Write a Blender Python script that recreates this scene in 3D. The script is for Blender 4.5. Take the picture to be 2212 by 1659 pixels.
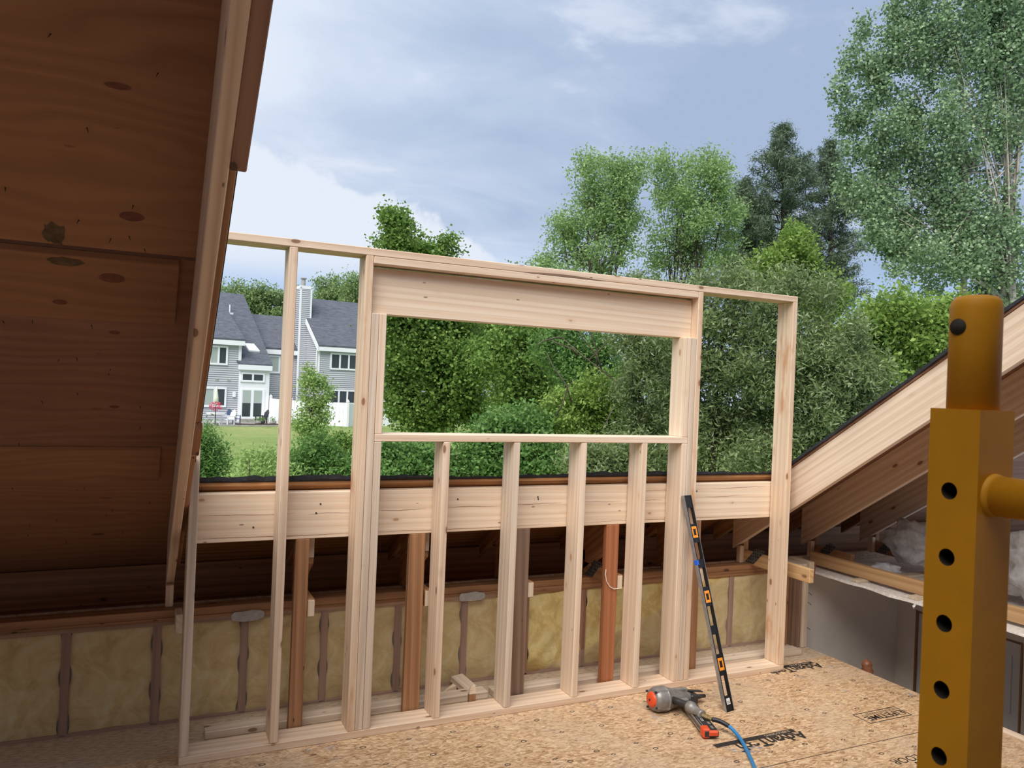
import bpy, bmesh, math, random
import numpy as np
from mathutils import Vector, Matrix
R = math.radians
for o in list(bpy.data.objects): bpy.data.objects.remove(o)
S = bpy.context.scene
COL = S.collection
random.seed(5)

# ---------------------------------------------------------------- camera
F_PX, W_PX, H_PX = 1668.75, 2212.0, 1659.0
CAM = Vector((-0.1825, -3.7806, 1.7795))
yaw, pitch, roll = R(25.11), R(0.18), R(2.31)
fw = Vector((math.sin(yaw)*math.cos(pitch), math.cos(yaw)*math.cos(pitch), math.sin(pitch)))
r0 = Vector((math.cos(yaw), -math.sin(yaw), 0)); u0 = r0.cross(fw)
rt = r0*math.cos(roll) + u0*math.sin(roll); up = -r0*math.sin(roll) + u0*math.cos(roll)
cd = bpy.data.cameras.new('camera'); cam = bpy.data.objects.new('camera', cd); COL.objects.link(cam)
cam.matrix_world = Matrix(((rt.x, up.x, -fw.x, CAM.x), (rt.y, up.y, -fw.y, CAM.y), (rt.z, up.z, -fw.z, CAM.z), (0, 0, 0, 1)))
cd.sensor_fit = 'HORIZONTAL'; cd.sensor_width = 36; cd.lens = F_PX/W_PX*36
cd.clip_start = 0.02; cd.clip_end = 1000
cd.dof.use_dof = True; cd.dof.focus_distance = 4.6; cd.dof.aperture_fstop = 24
S.camera = cam
def at(px, py, z):
    return CAM + (fw + rt*((px-W_PX/2)/F_PX) - up*((py-H_PX/2)/F_PX))*z

S.view_settings.view_transform = 'Standard'; S.view_settings.look = 'None'
S.view_settings.gamma = 1; S.view_settings.use_curve_mapping = False
S.view_settings.exposure = 0.0

# ---------------------------------------------------------------- node helpers
def lin(c):
    return tuple(((v/255)/12.92 if v/255 <= .04045 else ((v/255+.055)/1.055)**2.4) for v in c) + (1,)
class NT:
    def __init__(s, nt): s.nt = nt; nt.nodes.clear()
    def n(s, typ, ins=None, **props):
        nd = s.nt.nodes.new(typ)
        for k, v in props.items(): setattr(nd, k, v)
        for k, v in (ins or {}).items():
            sk = nd.inputs[k]
            if isinstance(v, bpy.types.NodeSocket): s.nt.links.new(v, sk)
            elif isinstance(v, bpy.types.Node): s.nt.links.new(v.outputs[0], sk)
            else: sk.default_value = v
        return nd
    def m(s, op, a, b=0.0, c=0.0, clamp=False):
        nd = s.n('ShaderNodeMath', {0: a, 1: b, 2: c}, operation=op); nd.use_clamp = clamp
        return nd.outputs[0]
    def vm(s, op, a, b=(0, 0, 0)): return s.n('ShaderNodeVectorMath', {0: a, 1: b}, operation=op).outputs[0]
    def ramp(s, fac, stops, interp='LINEAR'):
        nd = s.n('ShaderNodeValToRGB', {0: fac}); cr = nd.color_ramp; cr.interpolation = interp
        while len(cr.elements) < len(stops): cr.elements.new(.5)
        for e, (p, c) in zip(cr.elements, stops): e.position = p; e.color = c
        return nd.outputs[0]
    def mix(s, f, a, b):
        nd = s.n('ShaderNodeMix', data_type='RGBA')
        for i, v in ((0, f), (6, a), (7, b)):
            if isinstance(v, bpy.types.NodeSocket): s.nt.links.new(v, nd.inputs[i])
            else: nd.inputs[i].default_value = v
        return nd.outputs[2]
    def smooth(s, v, lo, hi):
        nd = s.n('ShaderNodeMapRange', {0: v, 1: lo, 2: hi}, interpolation_type='SMOOTHSTEP'); return nd.outputs[0]
    def noise(s, vec, scale, detail=3, rough=.5, dist=0.):
        return s.n('ShaderNodeTexNoise', {'Vector': vec, 'Scale': scale, 'Detail': detail, 'Roughness': rough, 'Distortion': dist}).outputs[0]

# ---------------------------------------------------------------- sky and sun
w = bpy.data.worlds.new('sky'); S.world = w; w.use_nodes = True
t = NT(w.node_tree)
d = t.n('ShaderNodeTexCoord').outputs['Generated']
sp = t.n('ShaderNodeSeparateXYZ', {0: d}); z = t.m('MAXIMUM', sp.outputs[2], 0.0)
den = t.m('ADD', z, .16)
pv = t.n('ShaderNodeCombineXYZ', {0: t.m('DIVIDE', sp.outputs[0], den), 1: t.m('DIVIDE', sp.outputs[1], den), 2: 0.0}).outputs[0]
az = t.n('ShaderNodeVectorMath', {0: d, 1: (math.cos(yaw), -math.sin(yaw), 0)}, operation='DOT_PRODUCT').outputs['Value']
n1 = t.noise(t.vm('ADD', pv, (3.1, 5.2, 0)), .55, 5, .5, .4)
n2 = t.noise(t.vm('MULTIPLY', pv, (1.0, 1.5, 1)), 1.7, 7, .58, .5)
n4 = t.noise(d, 9.0, 6, .6, .2)
base = t.ramp(z, [(0, lin((206, 222, 246))), (.10, lin((178, 206, 243))), (.2, lin((172, 198, 236))), (.5, lin((166, 190, 228)))])
lum = t.m('ADD', t.m('ADD', t.m('MULTIPLY', n1, .9), t.m('MULTIPLY', n2, .45)), t.m('ADD', .015, t.m('MULTIPLY', az, -.46)))
lum = t.m('ADD', lum, t.m('MULTIPLY', t.m('MULTIPLY', t.smooth(z, .13, .22), t.smooth(z, .38, .30)), -.10))
sheet = t.ramp(lum, [(.40, lin((168, 187, 217))), (.56, lin((190, 206, 231))), (.74, lin((220, 231, 248))), (.95, lin((236, 242, 252)))])
cov = t.smooth(z, .09, .20)
c1 = t.mix(cov, base, sheet)
edge = t.m('ADD', t.m('SUBTRACT', .165, z), t.m('ADD', t.m('MULTIPLY', az, -.36), t.m('MULTIPLY', t.m('SUBTRACT', n4, .5), .10)))
bank = t.m('MULTIPLY', t.smooth(edge, -.003, .010), t.m('MULTIPLY', t.smooth(az, .03, -.06), t.smooth(z, .10, .17)))
c2 = t.mix(t.m('MULTIPLY', bank, .95), c1, lin((230, 238, 250)))
wisp = t.m('MULTIPLY', t.smooth(n2, .56, .70), t.smooth(z, .03, .12))
c2 = t.mix(t.m('MULTIPLY', wisp, .55), c2, lin((228, 235, 249)))
bg = t.n('ShaderNodeBackground', {0: c2, 1: 1.0})
t.n('ShaderNodeOutputWorld', {0: bg.outputs[0]})
sd = bpy.data.lights.new('sun', 'SUN'); so = bpy.data.objects.new('sun', sd); COL.objects.link(so)
sd.energy = 4.3; sd.angle = R(50); sd.color = (1, .96, .9)
so.rotation_euler = Vector((-.40, -.46, .80)).to_track_quat('Z', 'Y').to_euler()
so.location = (0, 0, 30)

# ---------------------------------------------------------------- materials
M = {}
def mat(name):
    m = bpy.data.materials.new(name); m.use_nodes = True; M[name] = m
    return NT(m.node_tree)
def finish(t, col, rough=.6, bump=None, bstr=.2, bdist=.004, **kw):
    ins = {'Base Color': col, 'Roughness': rough}; ins.update(kw)
    if bump is not None: ins['Normal'] = t.n('ShaderNodeBump', {'Height': bump, 'Strength': bstr, 'Distance': bdist}).outputs[0]
    b = t.n('ShaderNodeBsdfPrincipled', ins); t.n('ShaderNodeOutputMaterial', {0: b.outputs[0]}); return b
def objvec(t, rnd=True):
    v = t.n('ShaderNodeTexCoord').outputs['Object']
    if not rnd: return v
    r = t.n('ShaderNodeObjectInfo').outputs['Random']
    off = t.n('ShaderNodeCombineXYZ', {0: t.m('MULTIPLY', r, 37.), 1: t.m('MULTIPLY', r, 91.), 2: t.m('MULTIPLY', r, 53.)}).outputs[0]
    return t.vm('ADD', v, off)
def wood(name, light, dark, knotc, knots=.55, contrast=1.0, rough=.62, knot_r=.13, stain=None, ks=(5.0, 11, 11)):
    t = mat(name); v = objvec(t)
    n1 = t.noise(t.vm('MULTIPLY', v, (2.0, 60, 60)), 1, 5, .65, .6)
    n2 = t.noise(t.vm('MULTIPLY', v, (.9, 7, 7)), 1, 3, .5)
    wv = t.n('ShaderNodeTexWave', {'Vector': t.vm('MULTIPLY', v, (.35, 16, 16)), 'Scale': .8, 'Distortion': 6.0, 'Detail': 3.0, 'Detail Scale': .8}, wave_type='BANDS', bands_direction='DIAGONAL').outputs['Fac']
    f = t.m('ADD', t.m('ADD', t.m('MULTIPLY', n1, .42), t.m('MULTIPLY', n2, .32)), t.m('MULTIPLY', wv, .26))
    c = t.ramp(f, [(.5-.26/contrast, lin(dark)), (.5+.20/contrast, lin(light))])
    w2 = t.n('ShaderNodeTexWave', {'Vector': t.vm('MULTIPLY', v, (.30, 20, 20)), 'Scale': .9, 'Distortion': 9.0, 'Detail': 2.0, 'Detail Scale': .5}, wave_type='BANDS', bands_direction='DIAGONAL').outputs['Fac']
    c = t.mix(t.m('MULTIPLY', t.smooth(w2, .84, 1.0), .22), c, lin(tuple(x*.80 for x in dark)))
    vo = t.n('ShaderNodeTexVoronoi', {'Vector': t.vm('MULTIPLY', v, ks), 'Scale': 1.0})
    gate = t.m('GREATER_THAN', t.n('ShaderNodeSeparateColor', {0: vo.outputs['Color']}).outputs[0], 1-knots)
    halo = t.m('MULTIPLY', t.smooth(vo.outputs['Distance'], knot_r*2.0, knot_r*.6), gate)
    core = t.m('MULTIPLY', t.smooth(vo.outputs['Distance'], knot_r, knot_r*.72), gate)
    c = t.mix(t.m('MULTIPLY', halo, .35), c, lin(tuple(a*.6+b*.4 for a, b in zip(dark, knotc))))
    c = t.mix(t.m('MULTIPLY', core, .8), c, lin(knotc))
    v2 = t.n('ShaderNodeTexVoronoi', {'Vector': t.vm('MULTIPLY', v, (9, 26, 26)), 'Scale': 1.0})
    g2 = t.m('GREATER_THAN', t.n('ShaderNodeSeparateColor', {0: v2.outputs['Color']}).outputs[1], .80)
    c = t.mix(t.m('MULTIPLY', t.m('MULTIPLY', t.smooth(v2.outputs['Distance'], .13, .07), g2), .75), c, lin(tuple(x*.6 for x in knotc)))
    if stain:
        c = t.mix(t.m('MULTIPLY', t.smooth(t.noise(t.vm('MULTIPLY', v, (2.5, 9, 9)), 1, 4, .6), .52, .7), .75), c, lin(stain))
    finish(t, c, rough, n1, .12, .002)
wood('pine', (238, 216, 192), (217, 188, 160), (186, 134, 98), .45)
wood('pine_b', (234, 210, 185), (210, 179, 150), (120, 74, 46), .75)
wood('pine_grey', (224, 205, 184), (198, 176, 154), (110, 78, 55), .4)
wood('pine_streak', (234, 210, 183), (212, 179, 148), (140, 80, 45), .6, stain=(190, 128, 78))
wood('pine_header', (241, 220, 196), (226, 198, 168), (180, 130, 94), .35, 1.1)
wood('sapwood', (226, 208, 184), (205, 184, 158), (150, 120, 95), .3)
wood('old_wood', (178, 132, 94), (136, 96, 64), (70, 40, 22), .4)
wood('old_red', (178, 116, 78), (142, 84, 52), (70, 36, 20), .3)
wood('old_grey', (148, 120, 100), (106, 82, 66), (60, 42, 32), .4)
wood('old_pink', (168, 128, 106), (134, 98, 80), (70, 50, 40), .2)
wood('furring', (214, 176, 128), (182, 140, 96), (120, 80, 50), .3)
def plymat(name, light, dark, knotc):
    t = mat(name); v = objvec(t)
    wob = t.noise(t.vm('MULTIPLY', v, (1.1, 3.2, 1)), 1, 2, .5)
    vv = t.vm('ADD', v, t.n('ShaderNodeCombineXYZ', {1: t.m('MULTIPLY', wob, .35)}).outputs[0])
    lines = t.n('ShaderNodeTexWave', {'Vector': t.vm('MULTIPLY', vv, (.12, 9, 1)), 'Scale': .5, 'Distortion': 3.0, 'Detail': 3.0, 'Detail Scale': 1.2}, wave_type='BANDS', bands_direction='Y').outputs['Fac']
    fine = t.noise(t.vm('MULTIPLY', vv, (1.5, 40, 1)), 1, 4, .6); big = t.noise(v, 1.3, 3, .5)
    f = t.m('ADD', t.m('ADD', t.m('MULTIPLY', lines, .14), t.m('MULTIPLY', fine, .38)), t.m('MULTIPLY', big, .48))
    c = t.ramp(f, [(.28, lin(dark)), (.72, lin(light))])
    vo = t.n('ShaderNodeTexVoronoi', {'Vector': t.vm('MULTIPLY', v, (3.2, 6.5, 1)), 'Scale': 1.0})
    g = t.m('GREATER_THAN', t.n('ShaderNodeSeparateColor', {0: vo.outputs['Color']}).outputs[0], .72)
    c = t.mix(t.m('MULTIPLY', t.m('MULTIPLY', t.smooth(vo.outputs['Distance'], .115, .085), g), .7), c, lin(knotc))
    finish(t, c, .75, fine, .08, .002)
plymat('fir_ply', (158, 116, 92), (126, 88, 68), (74, 46, 38))
plymat('fir_ply_b', (172, 126, 92), (138, 96, 66), (78, 46, 34))
# sawn end of plywood sheathing
wood('ply_edge', (196, 146, 96), (140, 92, 54), (80, 48, 28), .1)

# oriented strand board
t = mat('osb'); v = t.n('ShaderNodeTexCoord').outputs['Object']
wob = t.n('ShaderNodeTexNoise', {'Vector': v, 'Scale': 16.0, 'Detail': 3.0}).outputs['Color']
vv = t.vm('ADD', v, t.vm('MULTIPLY', t.vm('SUBTRACT', wob, (.5, .5, .5)), (.05, .03, 0)))
def flake(rot, sc, off):
    mp = t.n('ShaderNodeMapping', {'Vector': vv, 'Rotation': (0, 0, rot), 'Location': off})
    vo = t.n('ShaderNodeTexVoronoi', {'Vector': t.vm('MULTIPLY', mp.outputs[0], sc), 'Scale': 1.0})
    return t.n('ShaderNodeSeparateColor', {0: vo.outputs['Color']}).outputs[0], vo.outputs['Distance']
ra, da = flake(.18, (26, 120, 1), (0, 0, 0)); rb_, db = flake(-.22, (34, 160, 1), (3, 1, 0)); rc, dc = flake(.9, (46, 120, 1), (7, 5, 0))
fib = t.noise(t.vm('MULTIPLY', vv, (45, 420, 1)), 1, 3, .6)
pick = t.smooth(t.noise(v, 24, 2, .5), .46, .54)
f = t.m('ADD', t.m('MULTIPLY', pick, ra), t.m('MULTIPLY', t.m('SUBTRACT', 1.0, pick), rb_))
f = t.m('ADD', t.m('ADD', t.m('MULTIPLY', f, .42), t.m('MULTIPLY', rc, .20)), t.m('MULTIPLY', fib, .38))
c = t.ramp(f, [(.16, lin((112, 76, 48))), (.32, lin((166, 128, 92))), (.52, lin((200, 164, 124))), (.68, lin((216, 184, 146))), (.86, lin((234, 214, 182)))])
big = t.noise(v, 1.6, 4, .6)
c = t.mix(t.m('MULTIPLY', t.smooth(big, .44, .62), .42), c, lin((196, 172, 146)))
blue = t.m('MULTIPLY', t.smooth(t.noise(t.vm('ADD', v, (9, 4, 0)), 7, 5, .7), .56, .70), t.smooth(t.noise(v, 1.3, 2), .48, .6))
c = t.mix(t.m('MULTIPLY', blue, .55), c, lin((132, 138, 152)))
dirt = t.smooth(t.noise(t.vm('MULTIPLY', v, (50, 170, 1)), 1, 4, .7), .60, .70)
c = t.mix(t.m('MULTIPLY', dirt, .65), c, lin((76, 54, 40)))
finish(t, c, .75, f, .25, .002)
# dusty paler subfloor strip by the knee wall
t = mat('osb_dusty'); v = t.n('ShaderNodeTexCoord').outputs['Object']
f = t.noise(t.vm('MULTIPLY', v, (26, 90, 1)), 1, 4, .65)
c = t.ramp(f, [(.25, lin((140, 116, 92))), (.5, lin((190, 168, 142))), (.75, lin((214, 196, 172)))])
c = t.mix(t.m('MULTIPLY', t.smooth(t.noise(t.vm('MULTIPLY', v, (50, 90, 1)), 1, 3, .6), .66, .72), .7), c, lin((70, 58, 48)))
finish(t, c, .8)

def plain(name, rgb, rough=.6, var=.0, vscale=8, bump=0, **kw):
    t = mat(name); c = lin(rgb); bs = None
    if var:
        n = t.noise(t.n('ShaderNodeTexCoord').outputs['Object'], vscale, 4, .6)
        c = t.ramp(n, [(.3, lin(tuple(max(0, x*(1-var)) for x in rgb))), (.7, lin(tuple(min(255, x*(1+var)) for x in rgb)))])
        if bump: bs = n
    finish(t, c, rough, bs, bump or .1, .01, **kw)
plain('ink', (44, 38, 34), .7)
plain('ink_soft', (86, 66, 50), .8)
plain('pale_ink', (200, 176, 146), .8)
plain('blue_chalk', (112, 128, 150), .9)
plain('drywall', (236, 226, 216), .85, .03, 3)
plain('drywall_torn', (226, 220, 212), .95, .08, 40, .4)
plain('door_white', (222, 222, 224), .45)
plain('black_roofing', (40, 42, 48), .9, .25, 60, .4)
plain('nail_steel', (60, 50, 44), .5)
plain('scaffold_yellow', (192, 134, 26), .55, .05, 14, **{'Specular IOR Level': .25})
plain('hole_shade', (40, 34, 22), .8)  # dark colour painted in for the shade inside the scaffold holes
plain('level_black', (26, 26, 29), .38)
plain('aluminium', (170, 168, 166), .4, .08, 30, Metallic=.6)
plain('vial_orange', (246, 152, 44), .4)
plain('vial_glass', (190, 190, 120), .15)
plain('tape_blue', (40, 104, 214), .6)
plain('sticker', (232, 230, 226), .5)
plain('tool_grey', (142, 138, 134), .42, .14, 26, Metallic=.35)
plain('tool_dark', (48, 46, 46), .45, .15, 30)
plain('tool_orange', (226, 82, 40), .45)
plain('brass', (168, 146, 104), .4, .1, 40, Metallic=.6)
plain('hose_blue', (46, 128, 186), .35)
plain('hose_black', (34, 34, 38), .45)
plain('galvanized', (120, 122, 122), .45, .2, 60, Metallic=.7)
plain('foam_tape', (168, 164, 160), .7, .08, 40, .3)
plain('red_twine', (170, 70, 74), .8)
plain('blown_wool', (206, 206, 208), .95, .1, 22, .6)
plain('bark', (98, 86, 76), .9, .25, 8, .6)
plain('bark_dark', (62, 52, 46), .9, .25, 8, .6)
plain('bark_pale', (176, 166, 154), .85, .22, 6, .5)
plain('house_white', (236, 238, 242), .6)
plain('siding_grey', (184, 186, 192), .7)
plain('glass_dark', (58, 64, 66), .12)
plain('curtain', (168, 178, 172), .3)
plain('flower_pink', (196, 70, 104), .8, .3, 30)
plain('chair_blue', (92, 106, 134), .5)
plain('chair_dark', (54, 54, 60), .5)
plain('canvas', (216, 224, 204), .8)
plain('stone_grey', (150, 148, 142), .8, .15, 5)
plain('mulch', (70, 56, 46), .9)
plain('turned_wood', (132, 84, 58), .4, .2, 20)
plain('plug_wood', (112, 66, 52), .7, .12, 60)
plain('stain_green', (94, 76, 56), .85, .2, 40)
# shingles far away
t = mat('shingles'); v = t.n('ShaderNodeTexCoord').outputs['Object']
n = t.noise(t.vm('MULTIPLY', v, (2.2, 9, 9)), 1, 4, .7)
finish(t, t.ramp(n, [(.3, lin((66, 70, 80))), (.7, lin((104, 108, 118)))]), .9)
# grass
t = mat('grass'); v = t.n('ShaderNodeTexCoord').outputs['Object']
n = t.m('ADD', t.m('MULTIPLY', t.noise(v, .12, 4, .6), .6), t.m('MULTIPLY', t.noise(v, 3, 5, .7), .4))
finish(t, t.ramp(n, [(.35, lin((90, 114, 50))), (.5, lin((116, 136, 68))), (.68, lin((150, 152, 96)))]), .9, n, .4, .05)
# fibreglass
t = mat('fiberglass'); v = t.n('ShaderNodeTexCoord').outputs['Object']
n = t.noise(v, 7, 6, .65, .8); n2 = t.noise(t.vm('ADD', v, (4, 1, 0)), 2.2, 3, .5)
c = t.ramp(n, [(.28, lin((190, 160, 92))), (.5, lin((226, 204, 138))), (.72, lin((240, 230, 184)))])
c = t.mix(t.m('MULTIPLY', t.smooth(n2, .55, .72), .35), c, lin((160, 112, 50)))
finish(t, c, .95, t.noise(v, 30, 5, .7), .5, .01)
# clear plastic sheet
t = mat('poly_film'); v = t.n('ShaderNodeTexCoord').outputs['Object']
n = t.noise(t.vm('MULTIPLY', v, (4, 4, 2)), 1.5, 4, .6, 1.0)
pb = t.n('ShaderNodeBsdfPrincipled', {'Base Color': lin((206, 190, 180)), 'Roughness': .28, 'Normal': t.n('ShaderNodeBump', {'Height': n, 'Strength': .5, 'Distance': .03}).outputs[0]})
tr = t.n('ShaderNodeBsdfTransparent', {0: (1, 1, 1, 1)})
fr = t.n('ShaderNodeLayerWeight', {0: .3}).outputs['Facing']
mx = t.n('ShaderNodeMixShader', {0: t.m('ADD', .20, t.m('MULTIPLY', fr, .25)), 1: tr.outputs[0], 2: pb.outputs[0]})
t.n('ShaderNodeOutputMaterial', {0: mx.outputs[0]})
def leafmat(name, cols, trans=.38, rough=.5):
    t = mat(name); r = t.n('ShaderNodeNewGeometry').outputs['Random Per Island']
    k = len(cols); c = t.ramp(r, [(i/(k-1), lin(tuple(min(255, x*1.07) for x in cc))) for i, cc in enumerate(cols)])  # all leaf colours lifted a little, haze put into the colour
    b = t.n('ShaderNodeBsdfPrincipled', {'Base Color': c, 'Roughness': rough, 'Specular IOR Level': .22})
    tl = t.n('ShaderNodeBsdfTranslucent', {0: c})
    mx = t.n('ShaderNodeMixShader', {0: trans, 1: b.outputs[0], 2: tl.outputs[0]})
    t.n('ShaderNodeOutputMaterial', {0: mx.outputs[0]})
leafmat('leaf_maple', [(84, 112, 50), (108, 138, 66), (134, 160, 86), (94, 124, 56)])
leafmat('leaf_ash', [(120, 148, 92), (144, 170, 112), (132, 160, 102), (164, 184, 130)])
leafmat('leaf_willow', [(108, 126, 80), (130, 148, 96), (94, 112, 68), (166, 176, 138)])
leafmat('leaf_poplar', [(110, 134, 98), (130, 154, 114), (118, 144, 104), (164, 180, 146)], .25, .45)
leafmat('leaf_bright', [(118, 146, 70), (138, 164, 82), (106, 134, 64), (156, 178, 98)])
leafmat('leaf_far', [(124, 146, 96), (144, 164, 110), (110, 134, 88)])  # far leaves paler still: distance haze is in the colour
leafmat('needle', [(82, 98, 76), (100, 116, 92), (90, 106, 82)], .1)
leafmat('leaf_fern', [(98, 134, 72), (118, 152, 86), (84, 120, 62)])
leafmat('leaf_birch', [(140, 166, 98), (160, 184, 114), (126, 152, 88)])

# ---------------------------------------------------------------- mesh helpers
WM = {}
def reg(o, m): WM[o.name] = m
def place(o, frame, parent=None):
    COL.objects.link(o)
    if parent is not None:
        o.parent = parent; o.matrix_basis = WM[parent.name].inverted() @ frame
    else: o.matrix_basis = frame
    reg(o, frame); return o
def tag(o, label=None, cat=None, group=None, kind=None):
    if label: o['label'] = label
    if cat: o['category'] = cat
    if group: o['group'] = group
    if kind: o['kind'] = kind
    return o
def thing(name, label, cat, loc=(0, 0, 0), rz=0, group=None, kind=None):
    o = bpy.data.objects.new(name, None); o.empty_display_size = .1
    place(o, Matrix.Translation(Vector(loc)) @ Matrix.Rotation(rz, 4, 'Z')); return tag(o, label, cat, group, kind)
def mk(name, verts, faces, material, parent=None, frame=None, bevel=0, smooth=False, local=False):
    frame = frame or Matrix.Identity(4)
    me = bpy.data.meshes.new(name)
    inv = frame.inverted()
    vs = [tuple(v) for v in verts] if local else [tuple(inv @ Vector(v)) for v in verts]
    me.from_pydata(vs, [], faces)
    if bevel:
        bm = bmesh.new(); bm.from_mesh(me); bmesh.ops.recalc_face_normals(bm, faces=bm.faces)
        bmesh.ops.bevel(bm, geom=list(bm.edges), offset=bevel, segments=1, affect='EDGES', clamp_overlap=True)
        bm.to_mesh(me); bm.free()
    else:
        bm = bmesh.new(); bm.from_mesh(me); bmesh.ops.recalc_face_normals(bm, faces=bm.faces); bm.to_mesh(me); bm.free()
    if smooth:
        for p in me.polygons: p.use_smooth = True
    me.materials.append(M[material])
    o = bpy.data.objects.new(name, me); return place(o, frame, parent)
BF = [(0, 1, 3, 2), (4, 6, 7, 5), (0, 4, 5, 1), (2, 3, 7, 6), (0, 2, 6, 4), (1, 5, 7, 3)]
def frame_axes(o, x, y):
    x = Vector(x).normalized(); z = x.cross(Vector(y)).normalized(); y = z.cross(x)
    return Matrix(((x.x, y.x, z.x, o[0]), (x.y, y.y, z.y, o[1]), (x.z, y.z, z.z, o[2]), (0, 0, 0, 1)))
def box(name, xr, yr, zr, material, parent=None, bevel=.003):
    """axis-aligned board; its grain (local X) runs along its longest side"""
    c = Vector(((xr[0]+xr[1])/2, (yr[0]+yr[1])/2, (zr[0]+zr[1])/2))
    s = [xr[1]-xr[0], yr[1]-yr[0], zr[1]-zr[0]]; od = sorted(range(3), key=lambda i: -s[i])
    E = [Vector((1, 0, 0)), Vector((0, 1, 0)), Vector((0, 0, 1))]
    fr = frame_axes(c, E[od[0]], E[od[1]])
    vs = [(x, y, z) for x in xr for y in yr for z in zr]
    return mk(name, vs, BF, material, parent, fr, min(bevel, min(s)*.25) if bevel else 0)
def beam(name, a, b, wdir, W, T, material, parent=None, bevel=.003):
    a, b = Vector(a), Vector(b); fr = frame_axes((a+b)/2, b-a, wdir); L = (b-a).length
    vs = [(x, y, z) for x in (-L/2, L/2) for y in (-W/2, W/2) for z in (-T/2, T/2)]
    return mk(name, vs, BF, material, parent, fr, bevel, local=True)
def tube_vf(path, radii, n=8, cap=True):
    vs, fs = [], []; P = [Vector(p) for p in path]
    if not hasattr(radii, '__len__'): radii = [radii]*len(P)
    ref = Vector((.31, .17, .93))
    for i, p in enumerate(P):
        d = (P[min(i+1, len(P)-1)]-P[max(i-1, 0)]).normalized()
        a = d.cross(ref)
        if a.length < .05: a = d.cross(Vector((1, 0, 0)))
        a.normalize(); b = d.cross(a)
        for k in range(n):
            q = 2*math.pi*k/n; vs.append(tuple(p + (a*math.cos(q)+b*math.sin(q))*radii[i]))
    for i in range(len(P)-1):
        for k in range(n): fs.append((i*n+k, i*n+(k+1) % n, (i+1)*n+(k+1) % n, (i+1)*n+k))
    if cap: fs.append(tuple(range(n))[::-1]); fs.append(tuple((len(P)-1)*n+k for k in range(n)))
    return vs, fs
def tube(name, path, radii, material, parent=None, n=10, frame=None, smooth=True):
    v, f = tube_vf(path, radii, n); return mk(name, v, f, material, parent, frame or Matrix.Translation(Vector(path[0])), smooth=smooth)
class MB:
    def __init__(s): s.v, s.f = [], []
    def add(s, v, f):
        k = len(s.v); s.v += [tuple(x) for x in v]; s.f += [tuple(i+k for i in q) for q in f]; return s
    def box(s, xr, yr, zr): return s.add([(x, y, z) for x in xr for y in yr for z in zr], BF)
    def tube(s, path, r, n=8): return s.add(*tube_vf(path, r, n))
    def build(s, name, material, parent=None, frame=None, bevel=0, smooth=False, local=False):
        return mk(name, s.v, s.f, material, parent, frame, bevel, smooth, local)
def lathe_vf(prof, n=24):
    """profile of (x along axis, radius) about local X"""
    vs, fs = [], []
    for x, r in prof:
        for k in range(n): q = 2*math.pi*k/n; vs.append((x, r*math.cos(q), r*math.sin(q)))
    for i in range(len(prof)-1):
        for k in range(n): fs.append((i*n+k, i*n+(k+1) % n, (i+1)*n+(k+1) % n, (i+1)*n+k))
    fs.append(tuple(range(n))[::-1]); fs.append(tuple((len(prof)-1)*n+k for k in range(n)))
    return vs, fs
def lathe(name, prof, material, parent, frame, n=24, smooth=True):
    v, f = lathe_vf(prof, n); o = mk(name, v, f, material, parent, frame, smooth=smooth, local=True); return o
def T(x, y, z): return Matrix.Translation(Vector((x, y, z)))

# ================================================================ STRUCTURE
TAN, CS = math.tan(R(33.7)), math.cos(R(33.7))
C0 = 1.362                                     # underside of roof sheathing: Z = C0 - TAN*Y
def roofz(y): return C0 - TAN*y
SL = Vector((0, -CS, math.sin(R(33.7))))       # up the slope
def sloped(name, x0, x1, y0, y1, t0, t1, material, parent=None, bevel=0, along='slope'):
    """prism between plumb cuts y0 < y1, from t0 to t1 (perpendicular distance above the sheathing underside)"""
    vs = [(x, y, roofz(y)+tt/CS) for x in (x0, x1) for y in (y0, y1) for tt in (t0, t1)]
    c = Vector(((x0+x1)/2, (y0+y1)/2, roofz((y0+y1)/2)+(t0+t1)/2/CS))
    fr = frame_axes(c, SL, (1, 0, 0)) if along == 'slope' else frame_axes(c, (1, 0, 0), SL)
    return mk(name, vs, BF, material, parent, fr, bevel)

# ---- subfloor
floor = thing('floor', None, None, (2, -.5, 0), kind='structure')
floor['label'] = 'strand board subfloor with printed lettering under the stud frame'
box('subfloor_panel', (-4.6, 4.152), (-1.42, .115), (-.022, 0), 'osb', floor, 0)
box('subfloor_panel', (-4.6, 4.152), (.118, .62), (-.022, -.001), 'osb_dusty', floor, 0)
box('subfloor_panel', (-4.6, 4.09), (-2.64, -1.424), (-.022, 0), 'osb', floor, 0)
box('subfloor_panel', (-4.6, 4.09), (-10, -2.644), (-.022, 0), 'osb', floor, 0)
box('edge_joist', (4.112, 4.15), (-10, .5), (-.26, -.022), 'old_wood', floor, .003)
box('edge_board', (4.095, 4.15), (-2.6, -1.0), (0, .012), 'pine', floor, .002)

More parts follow.
